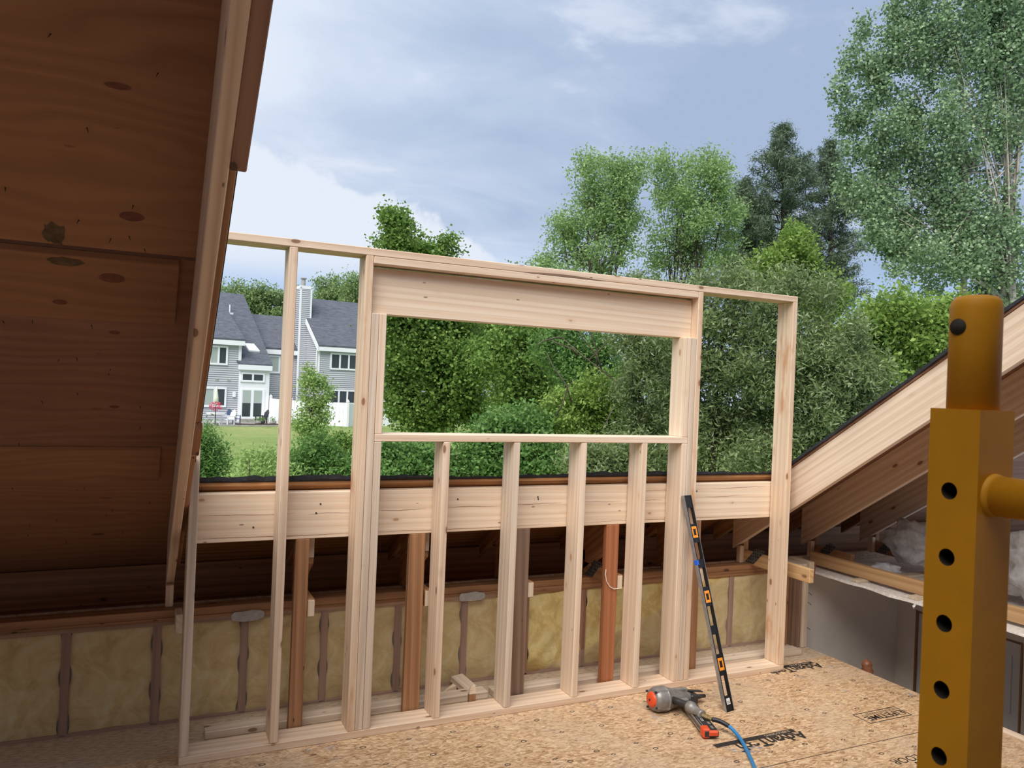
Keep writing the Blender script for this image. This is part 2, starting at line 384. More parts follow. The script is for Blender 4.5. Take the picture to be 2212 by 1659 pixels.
def text_mesh(name, s, org, size, xdir, ydir, material, parent, bold=.0, z=.0008, spacing=1.0):
    cu = bpy.data.curves.new(name, 'FONT'); cu.body = s; cu.size = size; cu.offset = bold; cu.space_character = spacing
    tmp = bpy.data.objects.new(name, cu); COL.objects.link(tmp)
    dg = bpy.context.evaluated_depsgraph_get(); dg.update()
    me = bpy.data.meshes.new_from_object(tmp.evaluated_get(dg)); bpy.data.objects.remove(tmp)
    me.name = name; me.materials.clear(); me.materials.append(M[material])
    o = bpy.data.objects.new(name, me); return place(o, frame_axes((org[0], org[1], z), xdir, ydir), parent)
XD, YD = (-1, 0, 0), (0, -1, 0)
def advert(x1, y_bar, w):
    box('printed_bar', (x1-w, x1-.02), (y_bar-.018, y_bar+.018), (0, .0005), 'ink', floor, 0)
    text_mesh('printed_lettering', 'SUBFLOORING', (x1-.05, y_bar+.010), .026, XD, YD, 'pale_ink', floor, 0, .0009)
    text_mesh('printed_lettering', 'AdvanTech', (x1, y_bar-.022+.0), .104, XD, YD, 'ink', floor, .0030, .0007, .94)
    # drawn upside down: tops of the letters point towards the viewer
advert(3.03, -.70, .555)
advert(3.955, .055, .555)
fr = MB()
for a, b in (((3.49, -.668), (3.82, -.672)), ((3.49, -.785), (3.82, -.785))): fr.box((a[0], b[0]), (a[1]-.003, a[1]+.003), (0, .0006))
for x in (3.49, 3.82): fr.box((x-.003, x+.003), (-.788, -.665), (0, .0006))
fr.build('printed_frame', 'ink', floor)
text_mesh('printed_lettering', 'LIFETIME', (3.81, -.712), .072, XD, YD, 'ink', floor, .0012, .0007, 1.05)
text_mesh('printed_lettering', 'LIMITED WARRANTY', (3.81, -.682), .03, XD, YD, 'ink_soft', floor, .0, .0007)
text_mesh('printed_lettering', 'FLOOR', (3.43, -1.13), .07, XD, YD, 'ink', floor, .0, .0007)
text_mesh('printed_lettering', 'BEST', (3.52, -1.19), .11, XD, YD, 'ink', floor, .002, .0007)
ln = MB(); ln.box((-1, 4.0), (-.962, -.957), (0, .0005)); ln.build('printed_line', 'ink_soft', floor)
mk_ = MB()
rng = random.Random(3)
def guide(x, y, s, kind):
    n = 4 if kind else 10
    out = [(x+s*1.5*math.cos(2*math.pi*k/n), y+s*math.sin(2*math.pi*k/n), .0006) for k in range(n)]
    inn = [(x+s*1.05*math.cos(2*math.pi*k/n), y+s*.6*math.sin(2*math.pi*k/n), .0006) for k in range(n)]
    mk_.add(out+inn, [(k, (k+1) % n, n+(k+1) % n, n+k) for k in range(n)])
for row, y in enumerate((-.10, -.30, -.52, -.60, -.86, -1.05)):
    for k in range(16): guide(.35+k*.235+row*.06, y+rng.uniform(-.02, .02), .011, (k+row) % 2)
for k in range(40): guide(rng.uniform(.2, 4.), rng.uniform(-1.3, -.05), .006, k % 2)
mk_.build('printed_nail_guide', 'ink', floor)
rg = random.Random(6); cm = MB()
for k in range(14):
    x, y = 2.60+rg.gauss(0, .04), -.79+rg.gauss(0, .015); l = rg.uniform(.012, .035)
    cm.add([(x-l, y, .0006), (x, y-rg.uniform(.002, .005), .0006), (x+l, y+rg.uniform(-.006, .006), .0006), (x, y+rg.uniform(.002, .005), .0006)], [(0, 1, 2, 3)])
cm.build('chalk_smear', 'blue_chalk', floor)

# ---- knee wall at the eave
kw = thing('wall_back', 'low insulated knee wall behind the new stud frame', None, (1.5, .52, 0), kind='structure')
sx = [-2.14, -1.73, -1.32, -.91, -.50, -.10, .32, .74, 1.16, 1.57, 1.98, 2.39, 2.80, 3.20, 3.60, 4.0]
for x in sx: box('stud', (x-.019, x+.019), (.488, .577), (.0, .50), 'old_pink', kw)
box('bottom_plate', (-4.5, 4.04), (.488, .577), (-.03, .012), 'old_pink', kw)
box('top_plate', (-4.5, 4.10), (.488, .577), (.50, .538), 'old_wood', kw)
box('top_plate', (-4.5, 4.13), (.484, .577), (.538, .577), 'old_wood', kw)
box('wall_sheathing', (-4.6, 8.2), (.6005, .618), (-2.2, .578), 'osb_dusty', kw, 0)
def batt(x0, x1, seed, bare=False):
    rg = random.Random(seed); nx, nz = 14, 18; vs, fs = [], []
    ph = [rg.uniform(0, 6) for _ in range(8)]
    for j in range(nz+1):
        for i in range(nx+1):
            a, b = i/nx, j/nz
            bulge = .030*(math.sin(math.pi*a)**.5)*(math.sin(math.pi*min(1, b*1.0))**.4)
            rip = .007*math.sin(a*7+ph[0]+b*3)*math.sin(b*9+ph[1]) + .005*math.sin(a*15+ph[2])*math.sin(b*19+ph[3])
            edge = .012*math.sin(b*13+ph[4])
            vs.append((x0+(x1-x0)*a+edge*(abs(a-.5) > .45), .505-bulge*(.55 if not bare else 1.1)-rip*(1.7 if bare else .8), .012+(.488)*b))
    for j in range(nz):
        for i in range(nx): fs.append((j*(nx+1)+i, j*(nx+1)+i+1, (j+1)*(nx+1)+i+1, (j+1)*(nx+1)+i))
    k = len(vs); vs += [(x0, .575, .012), (x1, .575, .012), (x1, .575, .5), (x0, .575, .5)]; fs.append((k, k+3, k+2, k+1))
    mk('insulation_batt', vs, fs, 'fiberglass', kw, T((x0+x1)/2, .52, .25), smooth=True)
for i in range(len(sx)-1): batt(sx[i]+.017, sx[i+1]-.017, i, 9 < i < 12)
def film(pts_fn, nx, nz, seed):
    rg = random.Random(seed); ph = [rg.uniform(0, 6) for _ in range(6)]; vs, fs = [], []
    for j in range(nz+1):
        for i in range(nx+1):
            x, z = pts_fn(i/nx, j/nz)
            y = .468 - .005*math.sin(x*5+ph[0]+z*3) - .004*math.sin(x*11+z*9+ph[1]) - .003*math.sin(x*23-z*17+ph[2])
            vs.append((x, y, z))
    for j in range(nz):
        for i in range(nx): fs.append((j*(nx+1)+i, j*(nx+1)+i+1, (j+1)*(nx+1)+i+1, (j+1)*(nx+1)+i))
    mk('plastic_sheet', vs, fs, 'poly_film', kw, T(0, .47, .25), smooth=True)
film(lambda a, b: (-2.2 + (1.86+2.2-.10*b)*a, .004+.522*b), 120, 16, 1)
film(lambda a, b: (2.02+a*(1.98) + (1-a)*1.5*b*1.0, .004+.50*b), 60, 16, 4)
for x in (.33, 1.60):
    n = 22; out = []
    for k in range(n):
        q = 2*math.pi*k/n; out.append((x+.083*abs(math.cos(q))**.6*math.copysign(1, math.cos(q)), .0, .521+.026*abs(math.sin(q))**.7*math.copysign(1, math.sin(q))+random.uniform(-.003, .003)))
    vs = [(p[0], .458, p[2]) for p in out]+[(p[0], .466, p[2]) for p in out]
    mk('tape_patch', vs, [tuple(range(n)), tuple(range(n, 2*n))[::-1]]+[(k, (k+1) % n, n+(k+1) % n, n+k) for k in range(n)], 'foam_tape', kw, T(x, .46, .52))

# ---- roof slope on the left, seen from below
rl = thing('roof_left', 'dark plywood roof slope overhead on the left', None, (-2, -1, 2), kind='structure')
YE = 1.0
joints = [YE, -.150, -1.157, -2.40, -3.10]  # slope stops short of the ridge, left open to let daylight in
for i in range(4):
    sloped('plywood_panel', -4.6, .012, joints[i+1]+.002, joints[i]-.011, 0, .0127, 'fir_ply' if i % 2 else 'fir_ply_b', rl, along='x')
sloped('backing_strip', -4.4, -.112, -1.157, -.90, -.018, -.0005, 'fir_ply_b', rl, .002, along='x')
sloped('backing_strip', -4.4, -.128, -.150, .09, -.014, -.0005, 'fir_ply_b', rl, .002, along='x')
sloped('shingle_layer', -4.7, .02, -3.12, YE+.05, .0127, .026, 'black_roofing', rl)
box('fascia_board', (-4.6, 3.69), (YE-.04, YE-.002), (.50, .702), 'old_wood', rl)
box('soffit_panel', (-4.6, 8.2), (.585, YE-.002), (.485, .50), 'fir_ply', rl, 0)
def ply_patch(name, x, y, a, b, material, rag=0, seed=1, lift=.0008):
    rg = random.Random(seed); n = 18; pts = [(x+a*math.cos(2*math.pi*k/n)*(1+rg.uniform(-rag, rag)), y+b*math.sin(2*math.pi*k/n)*(1+rg.uniform(-rag, rag))) for k in range(n)]
    mk(name, [(p, q, roofz(q)-lift) for p, q in pts], [tuple(range(n))], material, rl, T(x, y, roofz(y)))
for k, (x, y, a, b, l) in enumerate(((-.247, -1.294, .033, .016, .0008), (-.300, -1.087, .036, .018, .0230), (-.448, -.971, .020, .010, .0230), (-.297, -.820, .018, .009, .0008), (-.303, -.416, .018, .009, .0008), (-.280, -1.663, .030, .008, .0008))):
    ply_patch('wood_plug', x, y, a, b, 'plug_wood', .03, k, l)
ply_patch('stain_mark', -.446, -1.205, .028, .040, 'stain_green', .25, 4); ply_patch('stain_mark', -.42, -1.135, .050, .016, 'stain_green', .25, 9, .0232)
nt_ = MB(); rg = random.Random(11)
for k in range(120):
    x, y = rg.uniform(-1.3, -.10), rg.uniform(-2.6, .7); zz = roofz(y)
    nrm = Vector((0, -math.sin(R(33.7)), -CS)); p = Vector((x, y, zz)); q = p+nrm*rg.uniform(.006, .016)+Vector((rg.uniform(-.006, .006), 0, rg.uniform(-.004, .0)))
    nt_.tube([p-nrm*.002, q], [.0019, .0006], 5)
nt_.build('nail_tips', 'nail_steel', rl)['kind'] = 'stuff'
dk = MB()
for k in range(46):
    x, y = rg.uniform(-1.5, -.12), rg.uniform(-2.4, .6); L = rg.uniform(.008, .028); h = L*rg.uniform(.16, .34)
    nn = 10; ring = [(x+L*math.cos(2*math.pi*j/nn), y+h*math.sin(2*math.pi*j/nn)) for j in range(nn)]
    dk.add([(a, b, roofz(b)-.0006-.017*(x < -.128 and (-1.157 < y < -.90 or -.15 < y < .09))) for a, b in ring], [tuple(range(nn))])
dk.build('knot_marks', 'turned_wood', rl)['kind'] = 'stuff'
for x in (-1.6, -2.21, -2.82): sloped('rafter', x-.019, x+.019, -3.1, .80, -.0889, -.017, 'old_wood', rl, .002)

# ---- roof slope on the right
rr = thing('roof_right', 'shingled roof slope over the rafters on the right', None, (5, -1, 2), kind='structure')
jr = [YE, .02, -1.2, -2.4, -3.6, -4.6]
for i in range(5): sloped('plywood_panel', 3.698, 8.2, jr[i+1]+.002, jr[i]-.002, 0, .0127, 'fir_ply', rr, along='x')
# ragged shingle edge
n = 60; vs, fs = [], []
for i in range(n+1):
    y = -4.6+(YE+.05+4.6)*i/n; j = random.uniform(-.012, .008)
    for x, tt in ((3.684+j, .0127), (3.684+j, .026+random.uniform(0, .006)), (8.2, .026), (8.2, .0127)): vs.append((x, y, roofz(y)+tt/CS))
for i in range(n): fs += [tuple((i*4+k, i*4+(k+1) % 4, i*4+4+(k+1) % 4, i*4+4+k)) for k in range(4)]
mk('shingle_layer', vs, fs, 'black_roofing', rr)
box('fascia_board', (3.69, 8.2), (YE-.04, YE-.002), (.50, .702), 'old_wood', rr)
# ---- strip of roof left below the opening
rf = thing('roof_front', 'lower strip of shingled roof outside the header beam', None, (1.8, .5, 1), kind='structure')
sloped('plywood_panel', .014, 3.697, .180, YE, .001, .0137, 'ply_edge', rf, along='x')
n = 90; vs, fs = [], []
for i in range(n+1):
    x = .012+(3.685)*i/n; y0 = .164+random.uniform(-.010, .010); tt = .026+.006*math.sin(x*3.1)+random.uniform(-.002, .004)
    for y, q in ((y0, .0145), (y0, tt), (YE+.05, .026), (YE+.05, .0145)): vs.append((x, y, roofz(y)+q/CS))
for i in range(n): fs += [tuple((i*4+k, i*4+(k+1) % 4, i*4+4+(k+1) % 4, i*4+4+k)) for k in range(4)]
mk('shingle_layer', vs, fs, 'black_roofing', rf)
# ---- unseen rear slope and end wall added to shape light, low room on right
rb = thing('added_rear_roof', 'unseen rear roof slope added to block light behind the viewer', None, (2, -7, 3), kind='structure')  # added out of view to keep daylight off the plywood undersides
zr = roofz(-4.6)
for xa, xb in ((-4.6, 8.2),):
    mk('plywood_panel', [(xa, -4.6, zr), (xb, -4.6, zr), (xb, -10.6, zr-4.0), (xa, -10.6, zr-4.0), (xa, -4.6, zr+.03), (xb, -4.6, zr+.03), (xb, -10.6, zr-3.97), (xa, -10.6, zr-3.97)],
       [(0, 1, 2, 3), (7, 6, 5, 4), (0, 4, 5, 1), (1, 5, 6, 2), (2, 6, 7, 3), (3, 7, 4, 0)], 'fir_ply', rb, T((xa+xb)/2, -7.6, 2.5))
gl = thing('added_end_wall', 'unseen plywood end wall added with a wide open window for light', None, (-4.65, -3, 0), kind='structure')  # added out of view; its opening brightens faces turned to the left
def gable(name, pts):
    n = len(pts); mk(name, [(-4.6, y, z_) for y, z_ in pts]+[(-4.7, y, z_) for y, z_ in pts], [tuple(range(n)), tuple(range(n, 2*n))[::-1]]+[(k, (k+1) % n, n+(k+1) % n, n+k) for k in range(n)], 'fir_ply', gl, T(-4.65, -3, 1))
gable('wall_panel', [(YE, .5), (YE, roofz(YE)), (-1.9, roofz(-1.9)), (-1.9, -.05), (.6, -.05)])
gable('wall_panel', [(-1.9, 2.35), (-1.9, roofz(-1.9)), (-4.6, zr), (-4.6, 2.35)])
gable('wall_panel', [(-4.6, zr), (-10.6, zr-4), (-10.6, -.05), (-4.6, -.05)])
gable('wall_panel', [(-1.9, -.05), (-1.9, .5), (-4.6, .5), (-4.6, -.05)])
WR = 5.32
wr = thing('wall_right', 'grey drywall side wall of the room below', None, (WR, -1, -1.8), kind='structure')
box('drywall_panel', (WR, WR+.1), (.336, .60), (-1.83, .512), 'drywall', wr, 0)
box('drywall_panel', (WR, WR+.1), (-.49, .336), (.156, .512), 'drywall', wr, 0)
box('drywall_panel', (WR, WR+.1), (-10, -.49), (-1.83, .512), 'drywall', wr, 0)
wf = box('wall_front', (4.155, WR), (.50, .60), (-1.83, .512), 'drywall', None, 0); wf['kind'] = 'structure'
fl = box('floor_lower', (4.0, WR+.1), (-10, .6), (-1.9, -1.83), 'stone_grey', None, 0); fl['kind'] = 'structure'
wl = box('wall_lower', (4.05, 4.11), (-10, .5), (-1.83, -.27), 'drywall', None, 0); wl['kind'] = 'structure'
def door(name, y0, y1, z1):
    dr = thing(name, 'white panelled door in the grey side wall', None, (WR+.03, (y0+y1)/2, -1.83), kind='structure')
    box('slab', (WR+.012, WR+.05), (y0, y1), (-1.83, z1), 'door_white', dr, .003)
    for yy in ((y0+.06, (y0+y1)/2-.03), ((y0+y1)/2+.03, y1-.06)):
        for zz in ((z1-.50, z1-.10), (z1-1.15, z1-.60), (z1-1.85, z1-1.25)):
            box('door_panel', (WR+.004, WR+.014), yy, zz, 'door_white', dr, .006)
    box('dark_jamb', (WR-.004, WR+.08), (y1, y1+.014), (-1.83, z1+.02), 'old_wood', dr, .002)
    box('dark_jamb', (WR-.004, WR+.08), (y0-.014, y0), (-1.83, z1+.02), 'old_wood', dr, .002)
    box('dark_head', (WR-.004, WR+.08), (y0, y1), (z1, z1+.014), 'old_grey', dr, .002)
door('door_1', -.472, .32, .14)
# torn drywall ceiling over that room
cl = thing('ceiling', 'torn drywall ceiling edge hanging over the lower room', None, (4.8, -1, .5), kind='structure')
vs, fs = [], []; n = 80; rg = random.Random(2)
for i in range(n+1):
    y = .47-6*i/n; e = 4.245+rg.uniform(-.012, .010)
    for x, zz in ((e, .508+rg.uniform(-.004, .002)), (e+.004, .524), (WR+.05, .524), (WR+.05, .508)): vs.append((x, y, zz))
for i in range(n): fs += [tuple((i*4+k, i*4+(k+1) % 4, i*4+4+(k+1) % 4, i*4+4+k)) for k in range(4)]
mk('drywall_sheet', vs, fs, 'drywall_torn', cl, T(4.8, -2, .51))
for k, y in enumerate((.02, -.42, -.83, -1.24)):
    box('furring_strip', (4.27, WR+.04), (y-.032, y+.032), (.525, .544), 'sapwood', cl, .002)
for y, x in ((-.47, 4.235), (-.62, 4.24), (-.60, 4.25)):
    v, f = tube_vf([(x, y, .51), (x-.006, y+.006, .495), (x+.004, y+.012, .478)], [.006, .009, .002], 5); mk('paper_tear', v, f, 'sticker', cl)

# ---- ground outside
gd = MB(); gx = [-80, -20, -5, 5, 20, 60, 140]; gy = [.93, 10, 20, 30, 40, 48, 60, 90, 200]
gz = lambda y: -2.3+.75*min(1, max(0, (y-8)/40)) if y < 60 else -1.55
for y in gy:
    for x in gx: gd.v.append((x, y, gz(y)))
k = len(gx)
for j in range(len(gy)-1):
    for i in range(k-1): gd.f.append((j*k+i, j*k+i+1, (j+1)*k+i+1, (j+1)*k+i))
go = gd.build('ground', 'grass'); tag(go, 'mown green lawn in front of the grey houses', kind='structure')

# ================================================================ NEW STUD FRAME
sf = thing('stud_frame', 'new pale pine stud wall frame with a window opening', 'wall frame', (0, 0, 0))
D = (0, .140); L_, H_ = 3.626, 2.44
box('bottom_plate', (0, L_), D, (0, .038), 'pine_b', sf)
box('top_plate', (0, L_), D, (H_-.038, H_), 'pine_b', sf)
box('stud', (0, .039), D, (.038, H_-.038), 'pine_grey', sf)
box('stud', (.396, .435), D, (.038, H_-.038), 'pine_b', sf)
box('king_stud', (.766, .804), D, (.038, H_-.038), 'pine_streak', sf)
box('jack_stud', (.8055, .843), D, (.038, 2.118), 'pine_grey', sf)
box('cripple_stud', (.8445, .882), D, (.038, 1.476), 'pine_grey', sf)
box('trimmer_stud', (.8445, .882), D, (1.515, 2.118), 'pine', sf)
for k, x in enumerate((1.212, 1.618, 2.039, 2.452)): box('cripple_stud', (x, x+.038), D, (.038, 1.476), ('pine_b', 'pine_grey', 'pine', 'pine')[k], sf)
box('cripple_stud', (2.738, 2.778), D, (.038, 1.476), 'pine', sf)
box('trimmer_stud', (2.738, 2.778), D, (1.515, 2.118), 'pine', sf)
box('jack_stud', (2.7795, 2.818), D, (.038, 2.118), 'pine_grey', sf)
box('king_stud', (2.8195, 2.858), D, (.038, H_-.038), 'pine_streak', sf)
box('stud', (3.588, L_), D, (.038, H_-.038), 'pine_streak', sf)
box('sill_plate', (.8445, 2.778), D, (1.477, 1.515), 'pine', sf)
# flat plate over the header: bowed away from the top plate
box('flat_plate', (.8055, 2.8185), D, (2.3635, 2.4010), 'pine', sf)
n = 16; vs = [(1.60+.56*i/n, -.0007, 2.4015+.012*math.sin(math.pi*i/n)*k_) for k_ in (0, 1) for i in range(n+1)]
mk('wane', vs, [(i, i+1, n+2+i, n+1+i) for i in range(n)], 'old_grey', sf, T(1.88, 0, 2.405))
box('window_header', (.8055, 2.8185), (.060, .0975), (2.1185, 2.352), 'pine_header', sf)
box('window_header', (.8055, 2.8185), (.099, .1365), (2.1185, 2.352), 'pine_header', sf)

# ================================================================ HEADER BEAM AND RAFTERS
hb = thing('header_beam', 'wide pale header beam across the roof opening behind the studs', 'beam', (1.8, .1, 1.1))
box('ply', (.014, 3.692), (.148, .1855), (.976, 1.211), 'pine_header', hb)
box('ply', (.014, 3.692), (.187, .2245), (.976, 1.211), 'pine_header', hb)
sc = MB()
for x, z_ in ((.62, 1.155), (.60, 1.11), (1.85, 1.16), (1.853, 1.148), (2.98, 1.17), (2.55, 1.165), (1.36, 1.16), (.30, 1.05)):
    v, f = lathe_vf([(0, .0045), (.002, .0045)], 8); sc.add([(x+b, .147-a, z_-.006+c) for a, b, c in v], f)
sc.build('screw_heads', 'nail_steel', hb)['kind'] = 'stuff'
ck = MB(); rg = random.Random(21)
for xa, xb, zz in ((.06, .50, 1.105), (.56, .80, 1.10), (.90, 1.18, 1.105), (1.27, 1.60, 1.110), (1.68, 2.0, 1.115), (2.1, 2.42, 1.115), (2.5, 2.72, 1.115), (3.05, 3.35, 1.125), (.06, .78, .995), (.9, 1.95, .993), (2.1, 3.5, .995), (2.5, 3.0, 1.175), (3.1, 3.55, 1.18)):
    n = 14; z0_ = zz
    pts = [(xa+(xb-xa)*i/n, zz+.0022*math.sin(i*.45+xa*9)+rg.uniform(-.001, .001)) for i in range(n+1)]
    for i in range(n):
        (xp, zp), (xq, zq) = pts[i], pts[i+1]; h = .0010*math.sin(math.pi*(i+.5)/n)+.0002
        ck.add([(xp, .1477, zp-h), (xq, .1477, zq-h), (xq, .1477, zq+h), (xp, .1477, zp+h)], [(0, 1, 2, 3)])
ck.build('wood_checks', 'turned_wood', hb)['kind'] = 'stuff'
def rafter_thing(name, label, x0, x1, y0, y1, dep, material, t0=0, cat='rafter'):
    o = sloped(name, x0, x1, y0, y1, -dep, -t0-.0005, material, None, .003); return tag(o, label, cat)
rafter_thing('rafter', 'long pale new rafter edge running up beside the dark plywood', -.067, -.028, -4.55, .64, .235, 'pine_b')
rafter_thing('rafter', 'brown old rafter nailed against the pale one on the left', -.0275, -.001, -4.55, .64, .150, 'old_wood')
rafter_thing('rafter', 'brown upper rafter piece with a sawn end against the sky', -.0275, .012, -4.5, -1.79, .235, 'old_pink', .151)
tag(box('bearing_block', (-.068, -.03), (.535, .575), (.578, .690), 'pine', None), 'small pale block under the foot of the left rafter', 'wood block')
for k, (y, w_, h_) in enumerate(((-.62, .16, .03), (-.50, .06, .022))):
    tag(sloped('shim', -.029, .006, y, y+w_, -.150-h_, -.151, ('old_wood', 'sapwood')[k], None, .002),
        ('splintered brown scrap nailed under the old left rafter', 'short pale shim under the old left rafter')[k], 'wood scrap')
tag(box('cut_block', (-.022, .010), (.36, .484), (.490, .585), 'sapwood', None), 'cut block end with pinkish paint beside the leftmost stud', 'wood block')
rafter_thing('rafter', 'bright pale rafter rising to the right of the stud frame', 3.704, 3.742, -4.55, .62, .235, 'pine')
rafter_thing('rafter', 'shaded rafter next behind the bright one on the right', 4.392, 4.430, -4.55, .64, .235, 'pine_b')
rafter_thing('rafter', 'third rafter on the right above the fluffy insulation', 5.046, 5.084, -4.55, .66, .235, 'pine_b')
def truss(name, label, x, chord_y1, y_in=-4.5, mt='old_wood'):
    o = thing(name, label, 'roof truss', (x, .5, .58))
    sloped('top_chord', x, x+.038, y_in, .88, -.089, -.001, mt, o, .002)
    box('bottom_chord', (x, x+.038), (chord_y1, .56), (.578, .667), mt, o)
    box('heel_block', (x, x+.038), (.535, .575), (.668, .74), mt, o)
    P = [(.53, .585), (.44, .585), (.33, .70), (.42, .70)]
    g = MB(); g.add([(x-.0015, a, b) for a, b in P]+[(x, a, b) for a, b in P], [(0, 1, 2, 3), (7, 6, 5, 4), (0, 4, 5, 1), (1, 5, 6, 2), (2, 6, 7, 3), (3, 7, 4, 0)])
    gp = g.build('gusset_plate', 'galvanized', o)
    for i in range(4):
        for j in range(5):
            a, b = (i+.5)/4, (j+.5)/5; yy = P[0][0]*(1-a)*(1-b)+P[1][0]*a*(1-b)+P[2][0]*a*b+P[3][0]*(1-a)*b; zz = .585+.115*b
            t_ = MB(); t_.box((x-.004, x-.001), (yy-.004, yy+.004), (zz-.004, zz+.005)); t_.build('gusset_tooth', 'tool_dark', gp)
    return o
for k, (x, lb) in enumerate(((.576, 'leftmost cut truss stub beside a brown post'), (1.196, 'cut truss stub beside the second brown post'), (1.812, 'cut truss stub beside the grey brown post'), (2.414, 'cut truss stub beside the reddish post'), (3.032, 'cut truss stub hidden behind the doubled right studs'))):
    o = truss('roof_truss', lb, x, .156, .232, 'old_wood')
    sloped('sister_rafter', x+.0, x+.038, .232, .62, -.315, -.09, 'old_wood', o, .002)
    box('end_cap', (x+.002, x+.036), (.150, .1555), (.582, .663), 'sapwood', o, .002)
    box('plumb_cut_end', (x, x+.038), (.2265, .2315), (.862, .974), 'sapwood', o, .002)
truss('roof_truss', 'roof truss whose bottom chord stub pokes past the right stud', 3.743, -.075, -4.5, 'furring')
o = truss('roof_truss', 'roof truss carrying the drywall ceiling on the right', 4.431, .2, -4.5, 'old_wood')
box('ceiling_joist', (4.345, 4.383), (-4.5, .50), (.546, .635), 'furring', o)
o = truss('roof_truss', 'roof truss deep in the attic on the right', 5.085, -4.5, -4.5, 'old_wood')
box('cross_block', (4.384, 5.08), (-.62, -.58), (.56, .63), 'furring', o)
for x, lb in ((3.704, 'upright block under the foot of the bright right rafter'), (4.392, 'upright block under the second right rafter'), (5.046, 'upright block under the third right rafter')):
    tag(box('bearing_block', (x, x+.038), (.535, .575), (.578, .70), 'pine_b', None), lb, 'wood block')
# fluffy blown insulation
def lump(name, label, c, r, seed, material='blown_wool'):
    rg = random.Random(seed); bm = bmesh.new(); bmesh.ops.create_icosphere(bm, subdivisions=4, radius=1)
    ph = [rg.uniform(0, 6) for _ in range(6)]
    for v in bm.verts:
        p = v.co; k = 1+.16*math.sin(p.x*5+ph[0])*math.sin(p.y*6+ph[1])+.10*math.sin(p.z*11+ph[2]+p.x*4)+.06*math.sin(p.x*21+ph[3])*math.sin(p.y*23+p.z*17)+rg.uniform(-.03, .03)
        v.co = Vector((p.x*r[0]*k, p.y*r[1]*k, p.z*r[2]*k))
    me = bpy.data.meshes.new(name); bm.to_mesh(me); bm.free(); me.materials.append(M[material])
    for p in me.polygons: p.use_smooth = True
    o = bpy.data.objects.new(name, me); place(o, T(*c)); return tag(o, label, 'insulation')
lump('insulation_tuft', 'large tuft of white attic insulation behind the yellow post', (4.86, .02, .76), (.10, .22, .15), 1)
lump('insulation_tuft', 'small white insulation scrap on the attic drywall', (4.62, .06, .58), (.10, .08, .05), 2)
lump('insulation_tuft', 'grey white insulation heap right of the yellow post', (4.80, -.95, .80), (.12, .35, .24), 3)
# old posts under the header
for k, (x0, x1, mt, lb) in enumerate(((.506, .574, 'old_wood', 'leftmost brown post under the header beam'), (1.097, 1.186, 'old_wood', 'brown post with a round knot behind the second short stud'), (1.722, 1.811, 'old_grey', 'weathered grey brown post under the header beam'), (2.323, 2.412, 'old_red', 'reddish brown post under the header beam'), (2.940, 3.029, 'old_wood', 'brown post hidden behind the right king stud'))):
    tag(box('support_post', (x0, x1), (.148, .186), (.0, .975), mt, None), lb, 'post')
sp_ = MB(); pts = [(2.327, .146, .71), (2.322, .142, .68), (2.330, .14, .64), (2.355, .14, .605), (2.385, .14, .59), (2.417, .14, .59)]
sp_.tube(pts, .0025, 6); tag(sp_.build('string', 'sticker', None, T(2.3, .09, .6)), 'white string looped on the reddish post', 'string')
# end of the cut knee wall on the right
ps = thing('cut_wall_end', 'nailed stack of cut studs where the knee wall ends', 'studs', (4.1, .36, 0))
box('stud', (4.055, 4.093), (.32, .42), (0, .50), 'old_grey', ps); box('stud', (4.094, 4.140), (.305, .395), (0, .49), 'pine_grey', ps); box('stud', (4.0, 4.054), (.40, .44), (0, .5), 'old_wood', ps)
for z_ in (.13, .31, .38): tube('bent_nail', [(4.141, .33, z_), (4.16, .32, z_+.004), (4.178, .31, z_-.012)], .0022, 'nail_steel', ps, 6)
for k, (x, lb) in enumerate(((4.02, 'cut plate end beside the right stud'), (4.118, 'cut plate end wrapped in red twine'))):
    o = thing('plate_end', lb, 'wood block', (x, .3, .6))
    box('block', (x, x+.075-.03*k), (.28, .484), (.565, .605) if k == 0 else (.545, .615), 'sapwood', o)
    if k:
        for j in range(6): tube('twine_strand', [(x+.046, .275+.02*j, .62), (x+.052, .28+.02*j, .56), (x+.050, .29+.02*j, .49-.01*j)], .0022, 'red_twine', o, 5)
# loose lumber behind the frame
def loose(name, a, b, label, material, W=.089, Tk=.038):
    return tag(beam(name, a, b, (b[1]-a[1], -(b[0]-a[0]), 0), W, Tk, material), label, 'lumber')
loose('loose_board', (.125, .275, .019), (1.63, .280, .019), 'long pale board on the floor behind the left studs', 'pine_grey')
loose('loose_board', (1.66, .262, .019), (3.98, .236, .019), 'long pale board on the floor behind the right studs', 'pine_grey')
loose('offcut', (1.56, .33, .020), (1.52, .465, .050), 'short board offcut tilted against the knee wall', 'pine_grey', .085, .036)
tag(mk('wedge_offcut', [(1.40, .38, 0), (1.50, .40, 0), (1.49, .43, 0), (1.40, .38, .006), (1.50, .40, .030), (1.49, .43, .032)], [(0, 2, 1), (3, 4, 5), (0, 1, 4, 3), (1, 2, 5, 4), (2, 0, 3, 5)], 'pine', None, T(1.45, .4, 0)), 'thin wedge offcut lying by the knee wall', 'lumber')
o = thing('chewed_stake', 'small splintered stake end poking up behind the bottom plate', 'lumber', (1.49, .16, 0))
box('shaft', (1.475, 1.515), (.145, .17), (0, .075), 'old_wood', o); mk('splintered_tip', [(1.475, .145, .075), (1.515, .145, .075), (1.515, .17, .075), (1.475, .17, .075), (1.482, .147, .115), (1.512, .15, .11), (1.508, .166, .12), (1.484, .162, .108)], [(0, 3, 2, 1), (4, 5, 6, 7), (0, 1, 5, 4), (1, 2, 6, 5), (2, 3, 7, 6), (3, 0, 4, 7)], 'sapwood', o, T(1.49, .155, .09))
